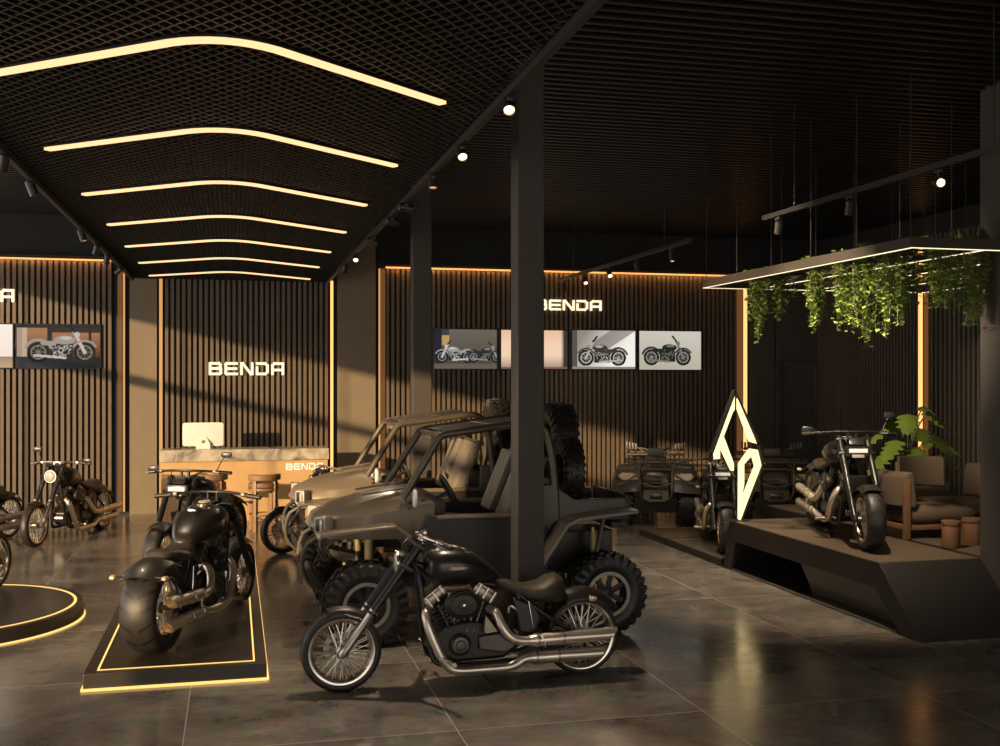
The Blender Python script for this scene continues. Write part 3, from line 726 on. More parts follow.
    # seat
    if B: ss = [(-.26, .85, .02, .05), (-.34, .82, .045, .10), (-.46, .775, .05, .15), (-.58, .755, .055, .18), (-.70, .77, .06, .18), (-.80, .795, .055, .16), (-.90, .80, .04, .12), (-.96, .795, .015, .07)]
    else: ss = [(-.20, .845, .015, .05), (-.29, .79, .045, .09), (-.42, .735, .055, .13), (-.54, .70, .065, .165), (-.64, .70, .085, .178), (-.72, .72, .11, .178), (-.785, .72, .12, .155), (-.82, .71, .105, .12), (-.84, .70, .06, .08)]
    MB().body(ss, 24, 2.4).build('seat', 'leather', root, smooth=70)
    # rear fender
    if B: rfn = MB().fender(xr, rrear, rrear + .055, wr / 2 + .035, 64, 134, .075, th=.01, e=2.2, n=20, m=14).build('rear_fender', 'fender_black', root, smooth=60)
    else: rfn = MB().fender(xr, rrear, rrear + .075, wr / 2 + .025, 62, 146, .08, th=.01, e=2.4, n=20, m=12).build('rear_fender', 'fender_black', root, smooth=60)
    if not B: MB().fender(xr, rrear, rrear + .078, .05, 134, 145, .02, th=.03, n=4).build('tail_light', 'lens_red', rfn)
    for sd in (1, -1):
        if B: a, b = Vector((xr - .25, sd * .12, .68)), Vector((xr - .28, sd * .225, .675))
        else: a, b = Vector((xr - .05, sd * .08, .655)), Vector((xr - .07, sd * .135, .635))
        ts = MB().tube([a, b], .008, 6).build('turn_signal', 'black_frame', rfn)
        MB().body([(-.025, 0, .012, .02), (0, 0, .022, .032), (.025, 0, .02, .03), (.03, 0, .01, .02)], 14, 2).build('signal_lens', 'lens_amber', ts).location = b
    # engine
    cr = MB().prism([(.20, .24), (.29, .40), (.20, .50), (-.02, .53), (-.20, .50), (-.34, .46), (-.43, .36), (-.42, .27), (-.3, .2), (.1, .19)], -.14, .14)
    eng = cr.build('engine', 'engine_dark', root, bevel=.03, seg=3)
    for (x1, z1), nm in (((.245, .715) if not B else (.215, .70), 'front'), ((-.135, .72) if not B else (-.135, .70), 'rear')):
        bx = .04
        cb = MB(); cylinder_fins(cb, (bx + (x1 - bx) * .12, 0, .47), (bx + (x1 - bx) * .85, 0, .66), .115, 7)
        cy = cb.build('cylinder', 'engine', eng)
        ang = math.atan2(x1 - bx, z1 - .45)
        rt = Matrix.Rotation(ang, 3, 'Y'); ctr = Vector((x1 + .01 * math.copysign(1, x1 - bx), 0, z1))
        hd = MB().box(ctr, (.21, .22, .075), rt, ch=.02); hd.box(ctr + rt @ Vector((0, 0, .045)), (.19, .23, .03), rt, ch=.012)
        hd.build('rocker_box', 'rocker', cy)
        bo = MB()
        for dx in (-.07, 0, .07): bo.box(ctr + rt @ Vector((dx, s * .115, .01)), (.012, .014, .095), rt)
        bo.build('rocker_bolt', 'chrome', cy)
        for k in (0, 1):
            MB().tube([(bx + (x1 - bx) * .3 + (k - .5) * .06, s * .135, .43), (bx + (x1 - bx) * .85 + (k - .5) * .05, s * .10, .66)], .010, 8).build('pushrod_tube', 'engine', cy)
    ac = MB().lathe([(.03, -.06), (.10, -.05), (.148, -.02), (.152, .01), (.145, .03), (.11, .042), (.105, .034), (.05, .036), (.045, .044), (.0, .046)], (.06 if not B else 0, s * .20, .665 if not B else .625), (0, s, 0), 36, sz=.74).build('air_cleaner', 'engine_dark', eng, smooth=25)
    MB().lathe([(.012, 0), (.012, .008), (.0, .01)], (.06 if not B else 0, s * .245, .665 if not B else .625), (0, s, 0), 10).build('cleaner_bolt', 'chrome', ac)
    MB().lathe([(.085, 0), (.092, .012), (.086, .03), (.07, .045), (.064, .038), (.042, .04), (.034, .05), (.0, .052)], (.07, s * .135, .335), (0, s, 0), 30).build('cam_cover', 'engine', eng, smooth=25)
    MB().prism([(-.08, .29), (-.08, .40), (-.28, .42), (-.38, .37), (-.38, .29), (-.3, .25)], s * .13, s * .175).build('gearbox_cover', 'engine', eng, bevel=.014)
    MB().prism([(.13, .30), (.20, .34), (.22, .42), (-.38, .40), (-.46, .33), (-.42, .25), (-.3, .22), (.05, .23)], -s * .13, -s * .20).build('primary_cover', 'engine', eng, bevel=.02, seg=3)
    MB().prism([(-.235, .43), (-.13, .57), (-.115, .44), (-.13, .42)], s * .16, s * .20).build('regulator', 'rocker', eng, bevel=.006)
    MB().lathe([(.05, -.07), (.058, -.06), (.058, .06), (.05, .07)], (.26, s * .0, .33), 'y', 20).build('oil_filter', 'chrome', eng)
    # oil tank, belt guard
    sc = MB().prism([(-.37, .69), (-.42, .40), (-.56, .37), (-.62, .52), (-.56, .62)], -.15, .15).build('side_cover', 'fender_black', root, bevel=.025, seg=3)
    MB().tube([(-.50, s * .154, .65), (-.525, s * .16, .50), (-.545, s * .154, .36)], .005, 6, smooth=3).build('trim_line', 'chrome', sc)
    MB().tube([(-.405, s * .15, .56), (-.385, s * .175, .60), (-.34, s * .165, .62), (-.33, s * .16, .57)], .012, 8, smooth=3).build('hose', 'steel', sc)
    MB().prism([(-.30, .41), (xr + .06, rrear + .085), (xr - .03, rrear + .05), (-.36, .36)], -s * (wr / 2 + .05), -s * (wr / 2 + .035)).build('belt_guard', 'black_frame', root, bevel=.004)
    if B:
        MB().box((.43, 0, .60), (.05, .22, .30), Matrix.Rotation(R(14), 3, 'Y'), ch=.01).build('radiator', 'engine_dark', root)
    # exhausts
    r0 = .037; y0 = s * .225
    if B: p1 = [(.29, s * .09, .60), (.335, s * .17, .56), (.30, s * .215, .44), (.19, y0, .27), (.08, y0, .215), (-.12, y0, .205), (-.30, y0, .215), (-.42, y0, .245)]; e1 = (-.46, -1.20, .245, .262)
    else: p1 = [(.30, s * .09, .62), (.35, s * .16, .60), (.335, s * .20, .50), (.26, s * .225, .31), (.19, y0, .20), (.11, y0, .155), (-.10, y0, .150), (-.30, y0, .152), (-.37, y0, .168), (-.44, y0, .205), (-.49, y0, .213)]; e1 = (-.48, -1.10, .213, .213)
    x1 = MB().tube(p1, r0, 14, smooth=5).build('exhaust_pipe', 'exhaust', root, smooth=60)
    def muffler(par, xa, xb, za, zb_, r, y):
        m = MB(); n = 18; L = [(xa, r0 + .002), (xa - .04, r * .92), (xa - .06, r), (xa - .30, r), (xb, r)]
        rings = []
        for i, (x, q) in enumerate(L):
            ring = []
            for k in range(n):
                a = 2 * PI * k / n; yy, zz = q * math.cos(a), q * math.sin(a)
                xx = x + (-zz * .9 if i == len(L) - 1 else 0)
                ring.append((xx, y + yy, za + (zb_ - za) * (xa - x) / (xa - xb) + zz))
            rings.append(ring)
        inner = [(p[0] + .002, y + (p[1] - y) * .86, p[2]) for p in rings[-1]]; deep = [(p[0] + .12, y + (p[1] - y) * .86, p[2]) for p in rings[-1]]
        m.loft(rings + [inner, deep], cap=True); mf = m.build('muffler', 'exhaust', par, smooth=50)
        for t in (.10, .40):
            x = xa + (xb - xa) * t
            MB().lathe([(r + .001, -.009), (r + .005, -.007), (r + .005, .007), (r + .001, .009)], (x, y, za + (zb_ - za) * t), 'x', 20, cap=False).build('clamp_ring', 'steel', mf)
    muffler(x1, *e1, .052, y0)
    y1 = s * .235
    if B: p2 = [(-.16, s * .09, .60), (-.20, s * .17, .58), (-.24, s * .21, .50), (-.32, y1, .42), (-.42, y1, .395), (-.5, y1, .395)]; e2 = (-.46, -1.16, .40, .455)
    else: p2 = [(-.18, s * .10, .60), (-.225, s * .17, .57), (-.26, s * .21, .48), (-.32, y1, .395), (-.40, y1, .358), (-.50, y1, .352)]; e2 = (-.48, -1.19, .352, .362)
    x2 = MB().tube(p2, r0, 14, smooth=5).build('exhaust_pipe', 'exhaust', root, smooth=60)
    muffler(x2, *e2, .052, y1)
    # controls
    for sd in (1, -1):
        pg = MB().tube([(.16, sd * .14, .24), (.17, sd * .27, .235)], .011, 8).build('foot_peg', 'chrome', root)
        MB().tube([(.17, sd * .265, .235), (.17, sd * .37, .235)], .02, 12).build('peg_rubber', 'steel', pg)
        MB().tube([(.16, sd * .26, .24), (.27, sd * .27, .27), (.30, sd * .33, .29)], .008, 6).build('pedal', 'chrome', pg)
    MB().tube([(-.56, s * .27, .41), (-.60, s * .275, .34), (-.61, s * .29, .31)], [.011, .011, .014], 8).build('passenger_peg', 'chrome', root)
    MB().tube([(-.05, .15 * (1 if not B else 1), .18), (-.16, .30, .024), (-.20, .32, .013)], .011, 8).build('side_stand', 'black_frame', root)
    cb = MB()
    cb.tube([(xt - .1, .2, zb), (xt + .08, .1, 1.14), (xt + .02, .06, .95), (.24, .05, .82)], .006, 6, smooth=4).tube([(xt - .1, -.2, zb), (xt + .09, -.1, 1.12), (xt + .03, -.06, .93), (.24, -.05, .80)], .006, 6, smooth=4)
    cb.build('control_cables', 'rubber_plain', root)
    return root

def heading(dx, dy): return math.atan2(dy, dx)
def place(o, fx, fy, rx, ry, z, wb):
    d = Vector((fx - rx, fy - ry)).normalized(); c = Vector((fx, fy)) - d * wb / 2
    return (c.x, c.y, z), math.atan2(d.y, d.x)
fgb = motorcycle('A', mirrors=False)
fgb.location, fgb.rotation_euler.z = place(fgb, .816, 8.53, 2.81, 8.61, 0, 1.99)[0], place(fgb, .816, 8.53, 2.81, 8.61, 0, 1.99)[1]
tag(fgb, 'satin black cruiser motorcycle with spoked wheels parked side-on before the column', group='cruiser motorcycles')
mA = motorcycle('A', mirrors=True)
l, r_ = place(mA, -2.82, 16.9, -2.07, 18.95, 0, 1.99); mA.location = l; mA.rotation_euler.z = r_
tag(mA, 'black cruiser motorcycle standing on the floor before the slat wall with the garage screen', group='cruiser motorcycles')
l, r_ = place(mA, .66, 15.45, 2.5, 16.1, 0, 1.99)
dup(mA, l, r_, 'motorcycle hidden behind the far buggy, its spoked front wheel showing by the stools', skip=('mirror',))
l, r_ = place(mA, -4.25, 16.2, -3.42, 18.0, 0, 1.99)
dup(mA, l, r_, 'motorcycle beyond the round platform, cut by the picture edge with two exhaust tips in view')
l, r_ = place(mA, -2.56, 12.72, -3.25, 10.86, .15, 1.99)
dup(mA, l, r_, 'motorcycle on the round platform, only a spoked wheel in view')
mB = motorcycle('B')
l, r_ = place(mB, .03, 11.40, -.66, 9.60, .137, 1.93); mB.location = l; mB.rotation_euler.z = r_
for o in list(mB.children):
    for c2 in list(o.children):
        if c2.name.startswith('mirror'):
            for c3 in list(c2.children): bpy.data.objects.remove(c3)
            bpy.data.objects.remove(c2)
mB2 = motorcycle('B')
tag(mB, 'black motorcycle with a very fat rear tyre seen from behind on the lit square platform', group='fat-tyred motorcycles')
l, r_ = place(mB2, -.80, 12.78, -.10, 14.55, .137, 1.93); mB2.location = l; mB2.rotation_euler.z = r_
tag(mB2, 'black motorcycle with mirrors facing out from the platform in front of the counter', group='fat-tyred motorcycles')
l, r_ = place(mB2, 6.52, 10.15, 7.06, 12.0, .640, 1.93)
dup(mB2, l, r_, 'dark motorcycle facing forward on the raised stage beside the armchairs')
l, r_ = place(mB2, 6.44, 13.42, 7.1, 15.2, .104, 1.93)
dup(mB2, l, r_, 'dark motorcycle on the low plinth beside the glowing rhombus sign', skip=('mirror',))

# ------------------------------------------------------------------ display platforms
def box_platform(x0, x1, y0, y1, h, label):
    e = empty('display_platform', ((x0 + x1) / 2, (y0 + y1) / 2, 0), 0, label, 'platform', 'lit square platforms')
    w, d = (x1 - x0) / 2, (y1 - y0) / 2
    MB().box((0, 0, h / 2 + .006), (2 * w, 2 * d, h - .012)).build('base', 'platform_top', e, bevel=.004)
    for i, (q, z, t, nm) in enumerate(((.10, h + .0015, .014, 'top_light'), (-.010, .010, .014, 'floor_light'))):
        a, b = w - q, d - q; m = MB()
        m.box((0, -b, z), (2 * a + t, t, .006 if i == 0 else .02)).box((0, b, z), (2 * a + t, t, .006 if i == 0 else .02))
        m.box((-a, 0, z), (t, 2 * b - t, .006 if i == 0 else .02)).box((a, 0, z), (t, 2 * b - t, .006 if i == 0 else .02))
        m.build(nm, 'led_plat', e, smooth=0)
    return e
box_platform(-1.15, .26, 9.0, 12.30, .134, 'black platform outlined in yellow light under the motorcycle seen from behind')
box_platform(-1.15, .26, 12.42, 15.1, .134, 'black lit platform nearer the reception counter, under the motorcycle with mirrors')
e = empty('round_platform', (-2.87, 11.85, 0), 0, 'round black platform with two rings of yellow light, cut by the picture edge', 'platform')
RP = 1.36
MB().lathe([(RP - .06, .012), (RP - .01, .012), (RP, .02), (RP, .135), (RP - .01, .147), (0, .147)], (0, 0, 0), 'z', 96).build('base', 'platform_top', e)
MB().lathe([(RP - .10, .146), (RP - .072, .146), (RP - .072, .150), (RP - .10, .150), (RP - .10, .146)], (0, 0, 0), 'z', 96, cap=False).build('top_light', 'led_plat', e)
MB().lathe([(RP - .05, .002), (RP + .012, .002), (RP + .012, .013), (RP - .05, .016), (RP - .05, .002)], (0, 0, 0), 'z', 96, cap=False).build('floor_light', 'led_plat', e)

# ------------------------------------------------------------------ stage, plinths, lounge deck
SX = 6.18
M['base_plate'] = mat('base_plate', (.07, .066, .06), .3, var=.1)
e = empty('display_stage', (SX, 11, 0), 0, 'dark angular bridge-like stage carrying the forward-facing motorcycle', 'stage')
P = [(1.95, 0), (1.78, .63), (-1.55, .63), (-2.21, 0), (-1.88, .0), (-1.88, .02), (-1.48, .378), (1.60, .378), (1.74, .02), (1.74, 0)]
m = MB(); x1 = 7.345 - SX
m.prism(P, 0, x1, 'yz'); m.build('bridge', 'stage_side', e, bevel=.004)
MB().box((x1 / 2, .115, .633), (x1 - .02, 3.30, .006)).build('top_panel', 'deck', e, smooth=0)
MB().box((x1 / 2 - .0, -.07, .012), (x1, 3.55, .02)).build('base_plate', 'base_plate', e, smooth=0)
m = MB(); m.prism([(-1.84, .022), (-1.45, .376), (.42, .376), (.10, .022)], .22, .28, 'yz'); m.build('recessed_panel', 'base_plate', e, smooth=0)
e = empty('lounge_deck', (9.7, 11.85, 0), 0, 'raised brown deck carrying the armchairs and the leafy plant', 'deck')
MB().box((0, -.0, .50), (2 * (XR - .08 - 9.7), 4.65, .25)).build('deck_slab', 'stage_side', e, bevel=.004)
MB().box((0, -.0, .633), (2 * (XR - .10 - 9.7), 4.63, .006)).build('top_panel', 'deck', e, smooth=0)
for x in (-1.9, 1.9):
    for y in (-2.0, 2.0): MB().box((x, y, .19), (.12, .12, .375)).build('leg', 'stage_side', e, bevel=.004)
def plinth(y0, y1, label):
    e = empty('display_plinth', (6.78, (y0 + y1) / 2, 0), 0, label, 'plinth', 'low plinths')
    MB().box((0, 0, .047), (1.20, y1 - y0, .094)).build('base', 'stage_side', e, bevel=.003)
    MB().box((0, 0, .097), (1.18, y1 - y0 - .02, .006)).build('top_panel', 'deck', e, smooth=0)
plinth(13.02, 14.86, 'low dark plinth next to the stage, under the motorcycle by the rhombus sign')
plinth(14.93, 15.95, 'low dark plinth farthest from the stage, before the quad bike by the slat wall')

# ------------------------------------------------------------------ rhombus sign
e = empty('rhombus_sign', (SX, 12.68, .636), 0, 'tall glowing rhombus emblem sign standing on the end of the stage', 'sign')
def rp(px, py):
    v = onY(600 + px / 3.391, 380 + py / 3.391, 12.68); return Vector((v.x - SX, v.z - .636))
fr = MB(); out = [(452, 38), (373, 250), (376, 272), (464, 476), (470, 478), (546, 290), (532, 213)]
o2 = [rp(*p) for p in out]
for i in (0, 1, 4, 5, 6): 
    stroke(fr, [o2[i], o2[(i + 1) % len(o2)]], .03, .08, lambda p, d: (p.x, d - .06, p.y))
stroke(fr, [rp(447, 296), rp(466, 290)], .03, .03, lambda p, d: (p.x, d - .03, p.y)); stroke(fr, [rp(505, 205), rp(505, 240)], .03, .03, lambda p, d: (p.x, d - .03, p.y))
fr.build('frame', 'black_metal', e)
MB().box((rp(466, 474).x, .02, .004), (.30, .16, .012)).build('foot_plate', 'black_metal', e, bevel=.002)
def poly_sign(name, pts):
    q = [rp(*p) for p in pts]; m = MB(); m.prism([(p.x, p.y) for p in q], -.06, -.03); m.build(name, 'sign_tri', e, smooth=0)
poly_sign('light_tube', [(450, 55), (436, 92), (381, 240), (378, 268), (400, 266), (401, 222), (443, 110), (450, 100)])
poly_sign('light_tube', [(400, 226), (412, 188), (447, 282), (447, 306), (438, 306)])
poly_sign('light_tube', [(459, 62), (459, 98), (500, 208), (524, 215), (518, 198)])
poly_sign('light_tube', [(504, 232), (528, 236), (540, 288), (490, 418), (470, 474), (463, 470), (474, 402), (518, 290), (510, 262)])
poly_sign('light_tube', [(500, 232), (506, 258), (482, 284), (482, 350), (470, 420), (463, 470), (464, 282)])

# ------------------------------------------------------------------ reception
e = empty('reception_counter', (.2, 19.25, 0), 0, 'oak reception counter with a grey marble top band and white lettering', 'counter')
MB().box((0, .2, .52), (2.80, .62, 1.04)).build('front_panel', 'wood', e, bevel=.006)
MB().box((0, .19, 1.14), (2.84, .68, .20)).build('marble_top', 'marble', e, bevel=.006)
MB().box((0, .2, .03), (2.7, .56, .06)).build('kickboard', 'black_metal', e, smooth=0)
lt = MB(); pw = .66 / 5; lw = pw * .86; lh = .115
for i, ch in enumerate('BENDA'):
    l_ = MB()
    for s_ in GL[ch]: stroke(l_, [(.68 + i * pw + .01 + p[0] * (lw - .022) / .94, .865 + .011 + p[1] * (lh - .022)) for p in s_], .022, .012, lambda p, d: (p.x, -.111 - d, p.y))
    l_.build('letter', 'sign', e, smooth=0)
e = empty('desktop_computer', (-.52, 19.5, 1.241), 0, 'pale all-in-one computer seen from behind on the marble counter top', 'computer')
m = MB(); m.body([(-.012, .245, .19, .335), (-.006, .245, .205, .345), (.012, .245, .205, .345), (.02, .245, .19, .33)], 40, 14); o = m.build('screen_shell', 'imac', e, smooth=30); o.rotation_euler.z = PI / 2
m = MB(); m.loft([[(-.05, -.02, .20), (.05, -.02, .20), (.05, -.012, .20), (-.05, -.012, .20)], [(-.11, -.07, .10), (.11, -.07, .10), (.11, -.062, .10), (-.11, -.062, .10)], [(-.12, -.10, .005), (.12, -.10, .005), (.12, -.09, .005), (-.12, -.09, .005)]]); m.box((0, 0, .004), (.24, .20, .008)); m.build('stand', 'imac', e)
MB().lathe([(.028, 0), (.028, .006), (.02, .007)], (0, -.066, .12), (0, -1, .2), 20).build('cable_port', 'imac_dark', e)
def stool(x, y, rz, label, first=[None]):
    if first[0] is None:
        e = empty('bar_stool', (x, y, 0), rz, label, 'stool', 'stools at the counter'); first[0] = e
        MB().lathe([(.0, .70), (.21, .70), (.235, .715), (.24, .745), (.235, .775), (.21, .79), (.0, .795)], (0, 0, 0), 'z', 36).build('seat', 'stool_seat', e)
        MB().lathe([(.215, .655), (.245, .66), (.245, .70), (.215, .70)], (0, 0, 0), 'z', 36).build('seat_ring', 'stool_wood', e)
        for k in range(4):
            a = PI / 4 + k * PI / 2; h = .90 if k in (0, 1) else .70
            MB().box((.225 * math.cos(a), .225 * math.sin(a), h / 2), (.055, .075, h), Matrix.Rotation(a, 3, 'Z'), ch=.012).build('leg', 'stool_wood', e)
        pts = [(.245 * math.cos(t), .245 * math.sin(t), .885) for t in [R(20) + i * R(140) / 12 for i in range(13)]]
        m = MB(); rings = []
        for p in pts:
            d = Vector((p[0], p[1], 0)).normalized(); c = Vector(p)
            rings.append([c - d * .03 - Vector((0, 0, .06)), c + d * .035 - Vector((0, 0, .06)), c + d * .04 + Vector((0, 0, .035)), c - d * .025 + Vector((0, 0, .04))])
        m.loft(rings).build('backrest', 'stool_wood', e, bevel=.012)
        m = MB(); m.tube([(.22 * math.cos(t), .22 * math.sin(t), .27) for t in [i * PI / 12 for i in range(24)]], .016, 8, closed=True); m.build('foot_ring', 'stool_wood', e)
        return e
    return dup(first[0], (x, y, 0), rz, label)
stool(.46, 17.85, PI + .15, 'round wooden bar stool before the counter lettering, in the clear')
stool(-.36, 18.1, PI + .05, 'round wooden bar stool before the counter, behind the motorcycle with mirrors')

# ------------------------------------------------------------------ knobbly wheels
def knob_tyre(mb, c, r, w, rr, axis='y', n=26, rows=4, kh=.022):
    h = r - rr
    prof = [(rr, -.40 * w), (rr + .25 * h, -.49 * w), (rr + .6 * h, -.5 * w), (r - .1 * h, -.44 * w), (r, -.36 * w), (r, 0), (r, .36 * w), (r - .1 * h, .44 * w), (rr + .6 * h, .5 * w), (rr + .25 * h, .49 * w), (rr, .40 * w)]
    mb.lathe(prof, c, axis, 48, cap=False)
    ax = {'x': Vector((1, 0, 0)), 'y': Vector((0, 1, 0))}[axis]; u = Vector((0, 0, 1)); w_ = ax.cross(u)
    for k in range(n):
        for j in range(rows):
            t = -.39 + .78 * j / (rows - 1); a = 2 * PI * (k + (.5 if j % 2 else 0)) / n
            d = w_ * math.cos(a) + u * math.sin(a); tg = ax.cross(d)
            rot = Matrix((tg, ax, d)).transposed() @ Matrix.Rotation(R(18 if j < rows / 2 else -18), 3, 'Z')
            edge = j in (0, rows - 1)
            mb.box(Vector(c) + d * (r + kh * .3 - (.012 if edge else 0)) + ax * t * w, (2 * PI * r / n * .50, w * .2, kh * 1.6), rot)
            if edge:
                mb.box(Vector(c) + d * (r - .055) + ax * (math.copysign(.475, t) * w), (2 * PI * r / n * .45, .02, .06), rot)
    return mb
def rough_wheel(name, root, c, r, w, rr, out, spokes=7, axis='y'):
    c = Vector(c); W = MB(); ax = {'x': Vector((1, 0, 0)), 'y': Vector((0, 1, 0))}[axis]
    W.lathe([(rr + .01, -.43 * w), (rr - .012, -.40 * w), (rr - .03, -.2 * w), (rr - .03, .2 * w), (rr - .012, .40 * w), (rr + .01, .43 * w)], c, axis, 40, cap=False)
    W.lathe([(0, .15 * w * out), (.055, .17 * w * out), (.06, .24 * w * out), (.04, .28 * w * out), (0, .29 * w * out)], c, axis, 20, cap=False)
    u = Vector((0, 0, 1)); w_ = ax.cross(u)
    for k in range(spokes):
        a = 2 * PI * k / spokes; d = w_ * math.cos(a) + u * math.sin(a); tg = ax.cross(d)
        W.box(c + d * (rr * .55) + ax * (.20 * w * out), (.055, .025, rr * .95), Matrix((tg, ax, d)).transposed(), ch=.008)
    o = W.build(name, 'utv_dark', root)
    g = MB().lathe([(rr - .022, .36 * w * out), (rr - .022, .44 * w * out), (rr + .012, .44 * w * out), (rr + .012, .36 * w * out)], c, axis, 40, cap=False)
    for k in range(24):
        a = 2 * PI * k / 24; d = w_ * math.cos(a) + u * math.sin(a)
        g.lathe([(.008, 0), (.008, .008), (0, .01)], c + d * (rr - .012) + ax * (.44 * w * out), ax * out, 6)
    g.build('bead_ring', 'rim_ring', o)
    knob_tyre(MB(), c, r, w, rr, axis).build('tyre', 'rubber_plain', o, smooth=30)
    return o

# ------------------------------------------------------------------ side-by-side buggies
def buggy():
    root = empty('utility_buggy'); root['category'] = 'off-road buggy'
    for nm, x, y in (('front_wheel', 1.16, .70), ('front_wheel', 1.16, -.70), ('rear_wheel', -1.16, .70), ('rear_wheel', -1.16, -.70)):
        s = math.copysign(1, y); rough_wheel(nm, root, (x, y, .385), .375, .27, .205, s)
    # hood
    secs = []
    def ring(x, hw, zt, zb, edge):
        r = []
        for k in range(15):
            t = -1 + 2 * k / 14
            z = zt - (zt - edge) * abs(t) ** 3.2
            if .40 < abs(t) < .62: z -= .022 * (1 - abs(abs(t) - .51) / .11)
            r.append((x - .10 * abs(t) ** 2.5, hw * t, z))
        return r + [(x - .08, hw * .96, zb), (x - .08, -hw * .96, zb)]
    rings = [ring(1.66, .34, 1.06, .985, 1.03), ring(1.60, .42, 1.165, .96, 1.10), ring(1.42, .50, 1.25, .95, 1.15), ring(1.15, .56, 1.325, .95, 1.19), ring(.88, .60, 1.375, .95, 1.23), ring(.66, .64, 1.40, .95, 1.29), ring(.60, .64, 1.38, .95, 1.28)]
    hood = MB().loft(rings).build('hood', 'utv_body', root, smooth=50)
    for sd in (1, -1):
        MB().box((.9, sd * .28, 1.375), (.5, .035, .02), Matrix.Rotation(R(8), 3, 'Y') , ch=.006).build('hood_rib', 'utv_body', hood)
        hl = MB().box((1.52, sd * .46, 1.09), (.14, .13, .17), Matrix.Rotation(R(sd * 52), 3, 'Z'), ch=.03).build('headlight', 'utv_lamp', root)
        rt = Matrix.Rotation(R(sd * 52), 3, 'Z'); c = Vector((1.52, sd * .46, 1.09))
        MB().box(c + rt @ Vector((.068, 0, .005)), (.012, .085, .115), rt, ch=.012).build('lamp_recess', 'black_frame', hl)
        MB().box(c + rt @ Vector((.073, sd * .02, .005)), (.012, .03, .10), rt, ch=.006).build('lamp_lens', 'glass_lamp', hl)
    # grille and bumper
    g = MB()
    for k in range(7): g.box((1.50 - .0 * k, -.30 + .10 * k, .85), (.03, .018, .20))
    g.box((1.50, 0, .95), (.05, .72, .03)).box((1.50, 0, .75), (.05, .72, .03)); g.build('grille', 'utv_dark', root)
    b = MB()
    for sd in (1, -1): b.tube([(1.45, sd * .38, .98), (1.66, sd * .34, .90), (1.70, sd * .26, .62), (1.52, sd * .22, .42), (1.2, sd * .22, .36)], .022, 10, smooth=3)
    b.tube([(1.69, -.30, .80), (1.70, .30, .80)], .02, 8).tube([(1.69, -.26, .62), (1.69, .26, .62)], .02, 8); b.build('bumper', 'utv_grey', root)
    MB().prism([(1.70, .62), (1.62, .66), (1.42, .34), (1.5, .32)], -.24, .24).build('skid_plate', 'utv_dark', root, bevel=.01)
    # fenders
    def curl(path, th, y0, y1):
        rings = []
        for i, (x, z) in enumerate(path):
            a = path[max(0, i - 1)]; b = path[min(len(path) - 1, i + 1)]; tx, tz = b[0] - a[0], b[1] - a[1]; l = math.hypot(tx, tz)
            nx, nz = tz / l * th, -tx / l * th
            if nz > 0: nx, nz = -nx, -nz
            rings.append([(x, y0, z), (x, y1, z), (x + nx, y1, z + nz), (x + nx, y0, z + nz)])
        return MB().loft(rings)
    for sd in (1, -1):
        y0, y1 = (.46, .82) if sd > 0 else (-.82, -.46)
        curl([(1.60, 1.01), (1.57, 1.045), (1.05, 1.10), (.88, 1.11), (.74, 1.0), (.62, .76)], .03, y0, y1).build('front_fender', 'utv_body', root, bevel=.006)
        y0, y1 = (.50, .88) if sd > 0 else (-.88, -.50)
        curl([(-.46, .70), (-.72, 1.08), (-.84, 1.135), (-1.44, 1.195)], .035, y0, y1).build('rear_fender', 'utv_body', root, bevel=.006)
        MB().prism([(-.55, 1.42), (-.66, 1.43), (-.90, 1.275), (-1.42, 1.275), (-1.44, 1.17), (-.80, 1.10), (-.55, 1.0)], *((.50, .58) if sd > 0 else (-.58, -.50))).build('bed_side', 'utv_grey', root, bevel=.01)
        MB().prism([(.60, .50), (.66, 1.0), (.58, 1.20), (.40, 1.14), (-.46, 1.14), (-.55, 1.06), (-.50, .66), (-.46, .50)], *((.60, .66) if sd > 0 else (-.66, -.60))).build('door', 'utv_dark', root, bevel=.012)
        m = MB(); m.box((-.02, sd * .65, 1.155), (1.02, .05, .045), ch=.012); m.build('door_rail', 'utv_body', root)
        m = MB(); m.tube([(.62, sd * .68, .48), (-.50, sd * .68, .48)], .028, 10); m.build('side_step', 'utv_tube', root)
        MB().tube([(-1.18, sd * .62, 1.12), (-1.08, sd * .66, .74)], .022, 8).build('rear_strut', 'utv_grey', root)
        # suspension
        for x in (1.1, -1.12):
            s = MB().tube([(x, sd * .44, .98), (x, sd * .52, .46)], .028, 10).build('shock_absorber', 'steel', root)
            MB().tube([(x, sd * .452, .95), (x, sd * .485, .70)], .042, 12).build('shock_body', 'shock_yellow', s)
            c = MB(); c.tube([(x + .042 * math.cos(t), sd * (.485 + .035 * t / 25) , .70 - .22 * t / 25) if True else 0 for t in [i * .6 for i in range(42)]], .008, 5); c.build('spring', 'utv_dark', s)
            c = MB()
            for dx in (-.16, .16):
                c.tube([(x + dx, sd * .22, .42), (x, sd * .60, .36)], .018, 8).tube([(x + dx, sd * .26, .60), (x, sd * .58, .50)], .016, 8)
            c.build('suspension_arm', 'utv_tube', root)
        MB().lathe([(.02, -.02), (.03, 0), (.0, .01)], (.72, sd * .60, 1.30), 'z', 10).build('mirror_base', 'utv_dark', root)
        mi = MB().tube([(.74, sd * .60, 1.24), (.70, sd * .70, 1.30)], .012, 6).build('side_mirror', 'utv_dark', root)
        q = MB(); q.body([(-.02, 0, .05, .03), (-.01, 0, .082, .05), (.012, 0, .086, .052), (.02, 0, .07, .04)], 18, 2.6); q = q.build('mirror_shell', 'imac', mi); q.location = (.70, sd * .72, 1.345)
